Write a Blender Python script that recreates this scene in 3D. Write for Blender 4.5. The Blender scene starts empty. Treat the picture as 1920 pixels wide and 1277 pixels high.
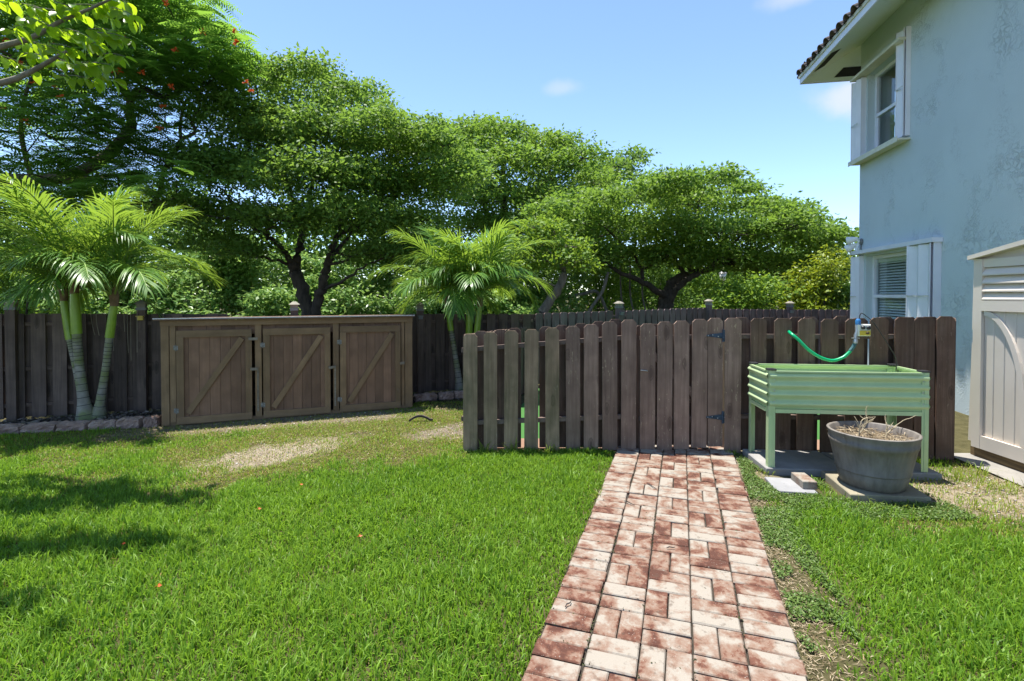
import bpy, math, random
import numpy as np
from mathutils import Vector, Matrix

random.seed(7)
rng = np.random.default_rng(11)
R = math.radians
scene = bpy.context.scene
COL = scene.collection

# ------------------------------------------------------------------ camera
CAM_H, PITCH, FOC = 1.45, R(1.0), 960.0
PPY = 553 + FOC * math.tan(PITCH)
cam_d = bpy.data.cameras.new('camera')
cam_d.sensor_width = 36.0
cam_d.lens = 18.0
cam_d.shift_y = (PPY - 638.5) / 1920.0
cam_d.clip_end = 600
cam = bpy.data.objects.new('camera', cam_d)
COL.objects.link(cam)
cam.location = (0, 0, CAM_H)
cam.rotation_euler = (math.pi / 2 - PITCH, 0, 0)
scene.camera = cam

# ------------------------------------------------------------------ world, sun, exposure
SUN_EL, SUN_AZ = R(79), R(-42)      # azimuth measured from +Y towards +X
world = bpy.data.worlds.new('World')
scene.world = world
world.use_nodes = True
wn = world.node_tree
for n in list(wn.nodes):
    wn.nodes.remove(n)
w_out = wn.nodes.new('ShaderNodeOutputWorld')
w_bg = wn.nodes.new('ShaderNodeBackground')
w_sky = wn.nodes.new('ShaderNodeTexSky')
w_sky.sky_type = 'NISHITA'
w_sky.sun_disc = False
w_sky.sun_elevation = SUN_EL
w_sky.sun_rotation = SUN_AZ
w_sky.altitude = 0
w_sky.air_density = 0.8
w_sky.dust_density = 0.1
w_sky.ozone_density = 3.0
w_bg.inputs['Strength'].default_value = 0.12


def cloud_mask(dirv, rx, rz, seed):
    """soft ragged puff of cloud round one direction of the sky"""
    tc = wn.nodes.new('ShaderNodeTexCoord')
    sub = wn.nodes.new('ShaderNodeVectorMath')
    sub.operation = 'SUBTRACT'
    wn.links.new(tc.outputs['Generated'], sub.inputs[0])
    sub.inputs[1].default_value = dirv
    sc = wn.nodes.new('ShaderNodeVectorMath')
    sc.operation = 'MULTIPLY'
    sc.inputs[1].default_value = (1 / rx, 1 / rx, 1 / rz)
    wn.links.new(sub.outputs[0], sc.inputs[0])
    ln = wn.nodes.new('ShaderNodeVectorMath')
    ln.operation = 'LENGTH'
    wn.links.new(sc.outputs[0], ln.inputs[0])
    nz = wn.nodes.new('ShaderNodeTexNoise')
    nz.inputs['Scale'].default_value = 16
    nz.inputs['Detail'].default_value = 6
    wn.links.new(tc.outputs['Generated'], nz.inputs['Vector'])
    ma = wn.nodes.new('ShaderNodeMath')
    ma.operation = 'MULTIPLY_ADD'
    wn.links.new(nz.outputs['Fac'], ma.inputs[0])
    ma.inputs[1].default_value = 1.3
    wn.links.new(ln.outputs['Value'], ma.inputs[2])
    mr = wn.nodes.new('ShaderNodeMapRange')
    mr.interpolation_type = 'SMOOTHSTEP'
    mr.inputs[1].default_value = 0.7
    mr.inputs[2].default_value = 1.6
    mr.inputs[3].default_value = seed
    mr.inputs[4].default_value = 0.0
    wn.links.new(ma.outputs[0], mr.inputs[0])
    return mr.outputs[0]


def sky_dir(px, py):
    return tuple(Vector(((px - 960) / 960, 1.0, (553 - py) / 960)).normalized())


skyc = w_sky.outputs[0]
for (dv, rx_, rz_, amt) in ((sky_dir(1052, 168), 0.045, 0.018, 0.35), (sky_dir(1585, 180), 0.075, 0.038, 0.75), (sky_dir(1480, 2), 0.06, 0.02, 0.45), (sky_dir(760, -220), 0.12, 0.05, 0.6), (sky_dir(-900, 100), 0.12, 0.05, 0.7), (sky_dir(2600, 60), 0.12, 0.05, 0.7)):
    mx_ = wn.nodes.new('ShaderNodeMix')
    mx_.data_type = 'RGBA'
    wn.links.new(cloud_mask(dv, rx_, rz_, amt), mx_.inputs[0])
    wn.links.new(skyc, mx_.inputs[6])
    mx_.inputs[7].default_value = (3.0, 3.1, 3.4, 1)
    skyc = mx_.outputs[2]
wn.links.new(skyc, w_bg.inputs[0])
wn.links.new(w_bg.outputs[0], w_out.inputs[0])

sun_d = bpy.data.lights.new('sun', 'SUN')
sun_d.energy = 4.2
sun_d.angle = R(0.53)
sun_d.color = (1.0, 0.955, 0.88)
sun = bpy.data.objects.new('sun', sun_d)
COL.objects.link(sun)
sdir = Vector((math.sin(SUN_AZ) * math.cos(SUN_EL), math.cos(SUN_AZ) * math.cos(SUN_EL), math.sin(SUN_EL)))
sun.rotation_euler = sdir.to_track_quat('Z', 'Y').to_euler()
sun.location = (0, 0, 30)

vs = scene.view_settings
vs.view_transform = 'Standard'
vs.look = 'None'
vs.exposure = 1.35
vs.gamma = 1.0
vs.use_curve_mapping = False
scene.cycles.use_denoising = True
scene.cycles.max_bounces = 8
scene.cycles.diffuse_bounces = 4
scene.cycles.glossy_bounces = 3
scene.cycles.transmission_bounces = 5
scene.cycles.transparent_max_bounces = 8
scene.cycles.caustics_reflective = False
scene.cycles.caustics_refractive = False


def at(px, py, Y):
    """the point at depth Y metres that the photograph shows at (px, py)"""
    u = (px - 960) / FOC
    v = (py - PPY) / FOC
    b = math.cos(PITCH) - v * math.sin(PITCH)
    c = -(math.sin(PITCH) + v * math.cos(PITCH))
    t = Y / b
    return Vector((u * t, Y, CAM_H + c * t))


# ------------------------------------------------------------------ materials
def newmat(name):
    m = bpy.data.materials.new(name)
    m.use_nodes = True
    nt = m.node_tree
    return m, nt, nt.nodes['Principled BSDF']


def col4(c):
    return (c[0], c[1], c[2], 1.0)


def nd(nt, kind, **kw):
    n = nt.nodes.new(kind)
    for k, v in kw.items():
        setattr(n, k, v)
    return n


def lk(nt, a, b):
    nt.links.new(a, b)


def obj_coord(nt, scale=(1, 1, 1), rand=True, world_pos=False):
    mp = nd(nt, 'ShaderNodeMapping')
    mp.inputs['Scale'].default_value = scale
    if world_pos:
        g = nd(nt, 'ShaderNodeNewGeometry')
        src = g.outputs['Position']
    else:
        tc = nd(nt, 'ShaderNodeTexCoord')
        src = tc.outputs['Object']
    if rand:
        oi = nd(nt, 'ShaderNodeObjectInfo')
        ml = nd(nt, 'ShaderNodeMath', operation='MULTIPLY')
        ml.inputs[1].default_value = 53.7
        lk(nt, oi.outputs['Random'], ml.inputs[0])
        ad = nd(nt, 'ShaderNodeVectorMath', operation='ADD')
        lk(nt, src, ad.inputs[0])
        lk(nt, ml.outputs[0], ad.inputs[1])
        src = ad.outputs[0]
    lk(nt, src, mp.inputs['Vector'])
    return mp.outputs[0]


def noise(nt, vec, scale, detail=4, rough=0.55, dist=0.0):
    n = nd(nt, 'ShaderNodeTexNoise')
    n.inputs['Scale'].default_value = scale
    n.inputs['Detail'].default_value = detail
    n.inputs['Roughness'].default_value = rough
    n.inputs['Distortion'].default_value = dist
    if vec is not None:
        lk(nt, vec, n.inputs['Vector'])
    return n.outputs['Fac']


def ramp(nt, fac, stops):
    r = nd(nt, 'ShaderNodeValToRGB')
    el = r.color_ramp.elements
    while len(el) < len(stops):
        el.new(0.5)
    for e, (p, c) in zip(el, stops):
        e.position = p
        e.color = col4(c) if not isinstance(c, (int, float)) else (c, c, c, 1)
    lk(nt, fac, r.inputs[0])
    return r.outputs[0]


def mixc(nt, fac, a, b, mode='MIX'):
    m = nd(nt, 'ShaderNodeMix', data_type='RGBA', blend_type=mode)
    if isinstance(fac, (int, float)):
        m.inputs[0].default_value = fac
    else:
        lk(nt, fac, m.inputs[0])
    for s, v in ((6, a), (7, b)):
        if isinstance(v, (tuple, list)):
            m.inputs[s].default_value = col4(v)
        else:
            lk(nt, v, m.inputs[s])
    return m.outputs[2]


def bump(nt, bsdf, height, strength=0.3, dist=0.01):
    b = nd(nt, 'ShaderNodeBump')
    b.inputs['Strength'].default_value = strength
    b.inputs['Distance'].default_value = dist
    lk(nt, height, b.inputs['Height'])
    lk(nt, b.outputs[0], bsdf.inputs['Normal'])


def plain(name, c, rough=0.5, metal=0.0, var=0.12, scale=9.0, bumpk=0.0):
    m, nt, b = newmat(name)
    v = obj_coord(nt)
    f = noise(nt, v, scale, 5)
    lo = tuple(max(0, x * (1 - var)) for x in c)
    hi = tuple(min(1, x * (1 + var)) for x in c)
    lk(nt, ramp(nt, f, [(0.3, lo), (0.7, hi)]), b.inputs['Base Color'])
    b.inputs['Roughness'].default_value = rough
    b.inputs['Metallic'].default_value = metal
    if bumpk:
        bump(nt, b, noise(nt, v, scale * 6, 5), bumpk, 0.004)
    return m


def wood(name, dark, light, axis='z', rough=0.75, flake=0.0, flake_col=(0.45, 0.38, 0.28), stain=None, stain_amt=0.5, knots=0.75):
    m, nt, b = newmat(name)
    sc = {'z': (38, 38, 1.7), 'x': (1.7, 38, 38)}[axis]
    v = obj_coord(nt, sc)
    g = noise(nt, v, 1.0, 6, 0.6, 0.6)
    v2 = obj_coord(nt, (1, 1, 1))
    blot = noise(nt, v2, 4.5, 4)
    c = ramp(nt, g, [(0.28, dark), (0.72, light)])
    c2 = mixc(nt, ramp(nt, blot, [(0.35, 0.0), (0.7, 0.55)]), c, tuple(x * 0.55 for x in dark), 'MIX')
    oi = nd(nt, 'ShaderNodeObjectInfo')
    br = nd(nt, 'ShaderNodeMapRange')
    br.inputs[3].default_value = 0.78
    br.inputs[4].default_value = 1.18
    lk(nt, oi.outputs['Random'], br.inputs[0])
    c2 = mixc(nt, 1.0, c2, br.outputs[0], 'MULTIPLY')
    vo = nd(nt, 'ShaderNodeTexVoronoi')
    vo.inputs['Scale'].default_value = 1.0
    lk(nt, obj_coord(nt, {'z': (7, 7, 2.6), 'x': (2.6, 7, 7)}[axis]), vo.inputs['Vector'])
    kd = nd(nt, 'ShaderNodeMath', operation='MULTIPLY_ADD')
    lk(nt, g, kd.inputs[0])
    kd.inputs[1].default_value = 0.10
    lk(nt, vo.outputs['Distance'], kd.inputs[2])
    c2 = mixc(nt, ramp(nt, kd.outputs[0], [(0.15, knots), (0.19, knots * 0.4), (0.225, knots * 0.8), (0.25, 0.0)]), c2, tuple(x * 0.5 for x in dark))
    if stain:
        st = noise(nt, obj_coord(nt, (6, 6, 2.2)), 1.0, 4)
        c2 = mixc(nt, ramp(nt, st, [(0.42, 0.0), (0.66, stain_amt)]), c2, stain)
    if flake > 0:
        fv = obj_coord(nt, (60, 60, 16))
        fn = noise(nt, fv, 1.0, 3, 0.7)
        fm = noise(nt, v2, 3.2, 2)
        mul = nd(nt, 'ShaderNodeMath', operation='MULTIPLY')
        lk(nt, ramp(nt, fn, [(0.62, 0.0), (0.68, 1.0)]), mul.inputs[0])
        lk(nt, ramp(nt, fm, [(0.48, 0.0), (0.62, flake)]), mul.inputs[1])
        c2 = mixc(nt, mul.outputs[0], c2, flake_col)
    lk(nt, c2, b.inputs['Base Color'])
    b.inputs['Roughness'].default_value = rough
    b.inputs['Specular IOR Level'].default_value = 0.3
    bump(nt, b, g, 0.35, 0.004)
    return m


def leafmat(name, lo, hi, trans, tfac=0.35, rough=0.4, spec=0.4, patch=None):
    """foliage: colour varies leaf by leaf, light passes through"""
    m, nt, b = newmat(name)
    g = nd(nt, 'ShaderNodeNewGeometry')
    c = ramp(nt, g.outputs['Random Per Island'], [(0.0, lo), (0.6, tuple((a + d) / 2 for a, d in zip(lo, hi))), (1.0, hi)])
    if patch:
        f = noise(nt, obj_coord(nt, rand=False, world_pos=True), patch[0], 3)
        c = mixc(nt, ramp(nt, f, [(0.42, 0.0), (0.68, patch[2])]), c, patch[1])
    lk(nt, c, b.inputs['Base Color'])
    b.inputs['Roughness'].default_value = rough
    b.inputs['Specular IOR Level'].default_value = spec
    t = nd(nt, 'ShaderNodeBsdfTranslucent')
    tc = mixc(nt, 0.5, c, trans)
    lk(nt, tc, t.inputs['Color'])
    mx = nd(nt, 'ShaderNodeMixShader')
    mx.inputs[0].default_value = tfac
    lk(nt, b.outputs[0], mx.inputs[1])
    lk(nt, t.outputs[0], mx.inputs[2])
    lk(nt, mx.outputs[0], nt.nodes['Material Output'].inputs[0])
    return m


def bark(name, dark, light, scale=6.0):
    m, nt, b = newmat(name)
    v = obj_coord(nt, (scale * 2, scale * 2, scale * 0.7), rand=False, world_pos=True)
    f = noise(nt, v, 1.0, 7, 0.65)
    lk(nt, ramp(nt, f, [(0.3, dark), (0.72, light)]), b.inputs['Base Color'])
    b.inputs['Roughness'].default_value = 0.9
    bump(nt, b, f, 0.8, 0.03)
    return m


MAT = {}
MAT['fence_olive'] = wood('fence_olive', (0.186, 0.127, 0.077), (0.355, 0.251, 0.165), stain=(0.062, 0.064, 0.030), stain_amt=0.6, flake=0.35)
MAT['fence_brown'] = wood('fence_brown', (0.165, 0.105, 0.079), (0.315, 0.214, 0.164), flake=0.9, flake_col=(0.42, 0.34, 0.22))
MAT['fence_dark'] = wood('fence_dark', (0.090, 0.056, 0.038), (0.206, 0.137, 0.102), stain=(0.10, 0.045, 0.03), stain_amt=0.4, flake=0.25)
MAT['fence_rail'] = wood('fence_rail', (0.095, 0.065, 0.052), (0.182, 0.132, 0.110), axis='x')
MAT['fence_black'] = wood('fence_black', (0.088, 0.062, 0.051), (0.186, 0.133, 0.107), flake=0.12, flake_col=(0.3, 0.28, 0.25))
MAT['fence_black_rail'] = wood('fence_black_rail', (0.086, 0.058, 0.046), (0.177, 0.122, 0.099), axis='x')
MAT['fence_plum'] = wood('fence_plum', (0.101, 0.070, 0.069), (0.203, 0.146, 0.146))
MAT['fence_plum_rail'] = wood('fence_plum_rail', (0.101, 0.070, 0.069), (0.189, 0.144, 0.140), axis='x')
MAT['shed_wood'] = wood('shed_wood', (0.213, 0.133, 0.070), (0.275, 0.176, 0.098), knots=0.25, flake=0.1, flake_col=(0.4, 0.38, 0.34))
MAT['shed_wood_x'] = wood('shed_wood_x', (0.213, 0.133, 0.070), (0.275, 0.176, 0.098), knots=0.25, axis='x', flake=0.1, flake_col=(0.4, 0.38, 0.34))
MAT['shed_plank'] = wood('shed_plank', (0.189, 0.105, 0.063), (0.250, 0.145, 0.092), knots=0.25, flake=0.08, flake_col=(0.4, 0.38, 0.34))
MAT['shed_lid'] = wood('shed_lid', (0.132, 0.074, 0.051), (0.266, 0.158, 0.111), axis='x')
MAT['pale_wood'] = wood('pale_wood', (0.16, 0.13, 0.095), (0.30, 0.25, 0.19), axis='x')
MAT['steel'] = plain('galvanised_steel', (0.42, 0.43, 0.44), 0.4, 0.8, 0.2, 40)
MAT['hinge_blue'] = plain('dark_blue_hinge', (0.035, 0.06, 0.10), 0.45, 0.4, 0.5, 30)
MAT['green_paint'] = plain('sage_green_paint', (0.47, 0.60, 0.33), 0.22, 0.1, 0.06, 6)
MAT['hinge_grey'] = plain('dull_hinge', (0.22, 0.21, 0.19), 0.6, 0.3, 0.4, 60)
MAT['cap_black'] = plain('black_plastic', (0.02, 0.02, 0.022), 0.4)
MAT['white_alu'] = plain('white_aluminium', (0.74, 0.75, 0.80), 0.45, 0.0, 0.05, 4)
MAT['cream_alu'] = plain('cream_aluminium', (0.66, 0.64, 0.50), 0.5, 0.0, 0.1, 8)
MAT['white_plastic'] = plain('white_plastic', (0.78, 0.78, 0.76), 0.4, 0.0, 0.06, 20)
MAT['hose'] = plain('green_hose_rubber', (0.0, 0.33, 0.13), 0.3, 0.0, 0.08, 30)
MAT['hose_dark'] = plain('teal_hose_sleeve', (0.03, 0.10, 0.11), 0.5, 0.0, 0.4, 60)
MAT['yellow_plastic'] = plain('yellow_plastic', (0.60, 0.44, 0.05), 0.4, 0.0, 0.12, 30)
MAT['grey_plastic'] = plain('pale_grey_plastic', (0.56, 0.57, 0.52), 0.4, 0.0, 0.1, 30)
MAT['blue_plastic'] = plain('blue_plastic', (0.03, 0.17, 0.42), 0.35)
MAT['bamboo'] = plain('bamboo', (0.50, 0.38, 0.14), 0.5, 0.0, 0.25, 12)
MAT['lamp_glass'] = plain('lamp_lens', (0.22, 0.20, 0.155), 0.75, 0.0, 0.2, 20)
MAT['lamp_grey'] = plain('grey_lamp_housing', (0.16, 0.16, 0.16), 0.4, 0.0, 0.2, 20)
MAT['vinyl'] = plain('taupe_vinyl', (0.64, 0.57, 0.49), 0.5, 0.0, 0.05, 3, 0.06)
MAT['dark_gap'] = plain('dark_void', (0.012, 0.012, 0.013), 0.9)
MAT['timber'] = wood('weathered_timber', (0.06, 0.04, 0.02), (0.24, 0.16, 0.075), axis='x')
MAT['tile_roof'] = plain('brown_roof_tile', (0.075, 0.058, 0.05), 0.8, 0.0, 0.5, 7, 0.4)
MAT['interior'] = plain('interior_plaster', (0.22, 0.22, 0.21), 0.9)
MAT['blind'] = plain('white_blind_slat', (0.84, 0.85, 0.84), 0.5, 0.0, 0.05, 3)
MAT['twig'] = plain('dry_twig', (0.40, 0.33, 0.21), 0.8, 0.0, 0.3, 30)
MAT['pole_green'] = plain('dark_green_pole', (0.02, 0.035, 0.03), 0.5)


def stucco(name, c, crack=0.0):
    m, nt, b = newmat(name)
    v = obj_coord(nt, rand=False)
    big = noise(nt, v, 0.9, 4)
    lo = tuple(x * 0.95 for x in c)
    hi = tuple(min(1, x * 1.03) for x in c)
    cc = ramp(nt, big, [(0.3, lo), (0.7, hi)])
    rel = noise(nt, v, 11, 6, 0.62, 0.25)
    # skip-trowel texture: sparse ragged ridges
    rid = ramp(nt, rel, [(0.47, 0.0), (0.515, 1.0), (0.56, 0.0)])
    area = ramp(nt, noise(nt, v, 1.3, 3), [(0.50, 0.0), (0.68, 1.0)])
    mul = nd(nt, 'ShaderNodeMath', operation='MULTIPLY')
    lk(nt, rid, mul.inputs[0])
    lk(nt, area, mul.inputs[1])
    if crack:
        hair = ramp(nt, noise(nt, v, 15, 5, 0.65, 0.3), [(0.48, 0.0), (0.5, 1.0), (0.52, 0.0)])
        m2 = nd(nt, 'ShaderNodeMath', operation='MULTIPLY')
        lk(nt, hair, m2.inputs[0])
        lk(nt, ramp(nt, noise(nt, v, 1.7, 3), [(0.56, 0.0), (0.66, crack)]), m2.inputs[1])
        cc = mixc(nt, m2.outputs[0], cc, tuple(x * 0.35 for x in c))
    lk(nt, cc, b.inputs['Base Color'])
    b.inputs['Roughness'].default_value = 0.88
    b.inputs['Specular IOR Level'].default_value = 0.2
    ad = nd(nt, 'ShaderNodeMath', operation='MULTIPLY_ADD')
    lk(nt, noise(nt, v, 60, 3), ad.inputs[0])
    ad.inputs[1].default_value = 0.25
    lk(nt, mul.outputs[0], ad.inputs[2])
    bump(nt, b, ad.outputs[0], 0.75, 0.010)
    return m


MAT['stucco'] = stucco('blue_green_stucco', (0.54, 0.62, 0.635), 0.55)
MAT['soffit'] = stucco('pale_green_soffit', (0.66, 0.72, 0.66))


def glassmat():
    m, nt, b = newmat('window_glass')
    tr = nd(nt, 'ShaderNodeBsdfTransparent')
    tr.inputs[0].default_value = (0.90, 0.94, 0.93, 1)
    gl = nd(nt, 'ShaderNodeBsdfGlossy')
    gl.inputs['Roughness'].default_value = 0.02
    lw = nd(nt, 'ShaderNodeLayerWeight')
    lw.inputs[0].default_value = 0.5
    pw = nd(nt, 'ShaderNodeMath', operation='POWER')
    lk(nt, lw.outputs['Facing'], pw.inputs[0])
    pw.inputs[1].default_value = 5.0
    fr = nd(nt, 'ShaderNodeMath', operation='MULTIPLY_ADD')
    lk(nt, pw.outputs[0], fr.inputs[0])
    fr.inputs[1].default_value = 0.9
    fr.inputs[2].default_value = 0.04
    mx = nd(nt, 'ShaderNodeMixShader')
    lk(nt, fr.outputs[0], mx.inputs[0])
    lk(nt, tr.outputs[0], mx.inputs[1])
    lk(nt, gl.outputs[0], mx.inputs[2])
    lk(nt, mx.outputs[0], nt.nodes['Material Output'].inputs[0])
    return m


MAT['glass'] = glassmat()


def concrete(name, c, spots=0.3):
    m, nt, b = newmat(name)
    v = obj_coord(nt)
    f = noise(nt, v, 5, 6, 0.6)
    cc = ramp(nt, f, [(0.3, tuple(x * 0.78 for x in c)), (0.7, tuple(min(1, x * 1.1) for x in c))])
    sp = noise(nt, v, 45, 2)
    cc = mixc(nt, ramp(nt, sp, [(0.66, 0.0), (0.72, spots)]), cc, tuple(x * 0.3 for x in c))
    lk(nt, cc, b.inputs['Base Color'])
    b.inputs['Roughness'].default_value = 0.9
    bump(nt, b, noise(nt, v, 120, 4), 0.35, 0.003)
    return m


MAT['slab'] = concrete('grey_concrete', (0.26, 0.25, 0.24))
MAT['slab_buff'] = concrete('buff_concrete', (0.26, 0.23, 0.16))
MAT['slab_pale'] = concrete('pale_concrete', (0.25, 0.25, 0.255), 0.3)
MAT['walk'] = concrete('walk_concrete', (0.24, 0.225, 0.20), 0.4)


def brickmat(name='paver_brick', whiten=0.0):
    """tumbled paver: red body with pink and chalky patches, different on every brick"""
    m, nt, b = newmat(name)
    v = obj_coord(nt, (1, 1, 1))
    f = noise(nt, v, 8.0, 4, 0.55, 0.35)
    fine = noise(nt, v, 42, 5, 0.7)
    mm = nd(nt, 'ShaderNodeMath', operation='MULTIPLY_ADD')
    lk(nt, fine, mm.inputs[0])
    mm.inputs[1].default_value = 0.30
    lk(nt, f, mm.inputs[2])
    oi = nd(nt, 'ShaderNodeObjectInfo')
    m2 = nd(nt, 'ShaderNodeMath', operation='MULTIPLY_ADD')
    lk(nt, oi.outputs['Random'], m2.inputs[0])
    m2.inputs[1].default_value = 0.20
    m2.inputs[2].default_value = -0.225 + whiten
    ad = nd(nt, 'ShaderNodeMath', operation='ADD')
    lk(nt, mm.outputs[0], ad.inputs[0])
    lk(nt, m2.outputs[0], ad.inputs[1])
    cc = ramp(nt, ad.outputs[0], [(0.34, (0.075, 0.032, 0.022)), (0.415, (0.130, 0.058, 0.038)), (0.455, (0.18, 0.108, 0.076)), (0.53, (0.215, 0.155, 0.118)), (0.62, (0.27, 0.24, 0.20))])
    sp = noise(nt, v, 150, 2)
    cc = mixc(nt, ramp(nt, sp, [(0.66, 0.0), (0.71, 0.8)]), cc, (0.32, 0.285, 0.24))
    dk = noise(nt, v, 28, 4, 0.65)
    cc = mixc(nt, ramp(nt, dk, [(0.57, 0.0), (0.72, 0.7)]), cc, (0.075, 0.05, 0.036))
    lk(nt, cc, b.inputs['Base Color'])
    b.inputs['Roughness'].default_value = 0.92
    b.inputs['Specular IOR Level'].default_value = 0.2
    bump(nt, b, noise(nt, v, 110, 5), 0.5, 0.004)
    return m


MAT['brick'] = brickmat()


def stonemat():
    m, nt, b = newmat('edging_stone')
    v = obj_coord(nt)
    f = noise(nt, v, 7, 6, 0.6)
    lk(nt, ramp(nt, f, [(0.3, (0.19, 0.115, 0.09)), (0.55, (0.36, 0.245, 0.20)), (0.75, (0.48, 0.37, 0.31))]), b.inputs['Base Color'])
    b.inputs['Roughness'].default_value = 0.92
    bump(nt, b, noise(nt, v, 30, 6, 0.65), 0.8, 0.02)
    return m


MAT['stone'] = stonemat()


def groundmat():
    """soil: thatch under the lawn, a sandy bare patch, dark earth beyond the fences"""
    m, nt, b = newmat('soil')
    v = obj_coord(nt, rand=False, world_pos=True)
    f = noise(nt, v, 6, 7, 0.72)
    cc = ramp(nt, f, [(0.3, (0.045, 0.042, 0.018)), (0.6, (0.095, 0.085, 0.040)), (0.8, (0.16, 0.13, 0.075))])
    fine = noise(nt, v, 55, 5, 0.7)
    sand = ramp(nt, fine, [(0.3, (0.13, 0.10, 0.07)), (0.5, (0.27, 0.225, 0.165)), (0.7, (0.40, 0.35, 0.28))])
    sepv = nd(nt, 'ShaderNodeSeparateXYZ')
    lk(nt, v, sepv.inputs[0])

    def blob(cx, cy, rx, ry, ang):
        sub = nd(nt, 'ShaderNodeVectorMath', operation='SUBTRACT')
        lk(nt, v, sub.inputs[0])
        sub.inputs[1].default_value = (cx, cy, 0)
        rot = nd(nt, 'ShaderNodeVectorRotate', rotation_type='Z_AXIS')
        lk(nt, sub.outputs[0], rot.inputs['Vector'])
        rot.inputs['Angle'].default_value = -ang
        sc = nd(nt, 'ShaderNodeVectorMath', operation='MULTIPLY')
        lk(nt, rot.outputs[0], sc.inputs[0])
        sc.inputs[1].default_value = (1 / rx, 1 / ry, 0)
        ln = nd(nt, 'ShaderNodeVectorMath', operation='LENGTH')
        lk(nt, sc.outputs[0], ln.inputs[0])
        ad = nd(nt, 'ShaderNodeMath', operation='MULTIPLY_ADD')
        lk(nt, f, ad.inputs[0])
        ad.inputs[1].default_value = -1.3
        lk(nt, ln.outputs['Value'], ad.inputs[2])
        return ramp(nt, ad.outputs[0], [(0.05, 0.9), (0.45, 0.0)])
    for (cx, cy, rx, ry, ang, colr) in BARE:
        cc = mixc(nt, blob(cx, cy, rx, ry, ang), cc, sand if colr is None else colr)
    lk(nt, cc, b.inputs['Base Color'])
    b.inputs['Roughness'].default_value = 1.0
    b.inputs['Specular IOR Level'].default_value = 0.1
    bump(nt, b, noise(nt, v, 38, 6, 0.7), 0.9, 0.02)
    return m


# bare patches of the yard: centre x, y, radii, angle, colour (None = sand)
BARE = [(-2.15, 4.68, 0.80, 0.36, R(46), None),
        (-0.62, 5.40, 0.55, 0.30, R(25), (0.20, 0.165, 0.135)),
        (-2.6, 5.85, 2.2, 0.38, R(20), (0.19, 0.155, 0.11)),
        (3.45, 3.75, 0.75, 0.55, R(-20), None),
        (2.0, 4.45, 0.35, 0.5, 0, (0.22, 0.19, 0.13))]


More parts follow.
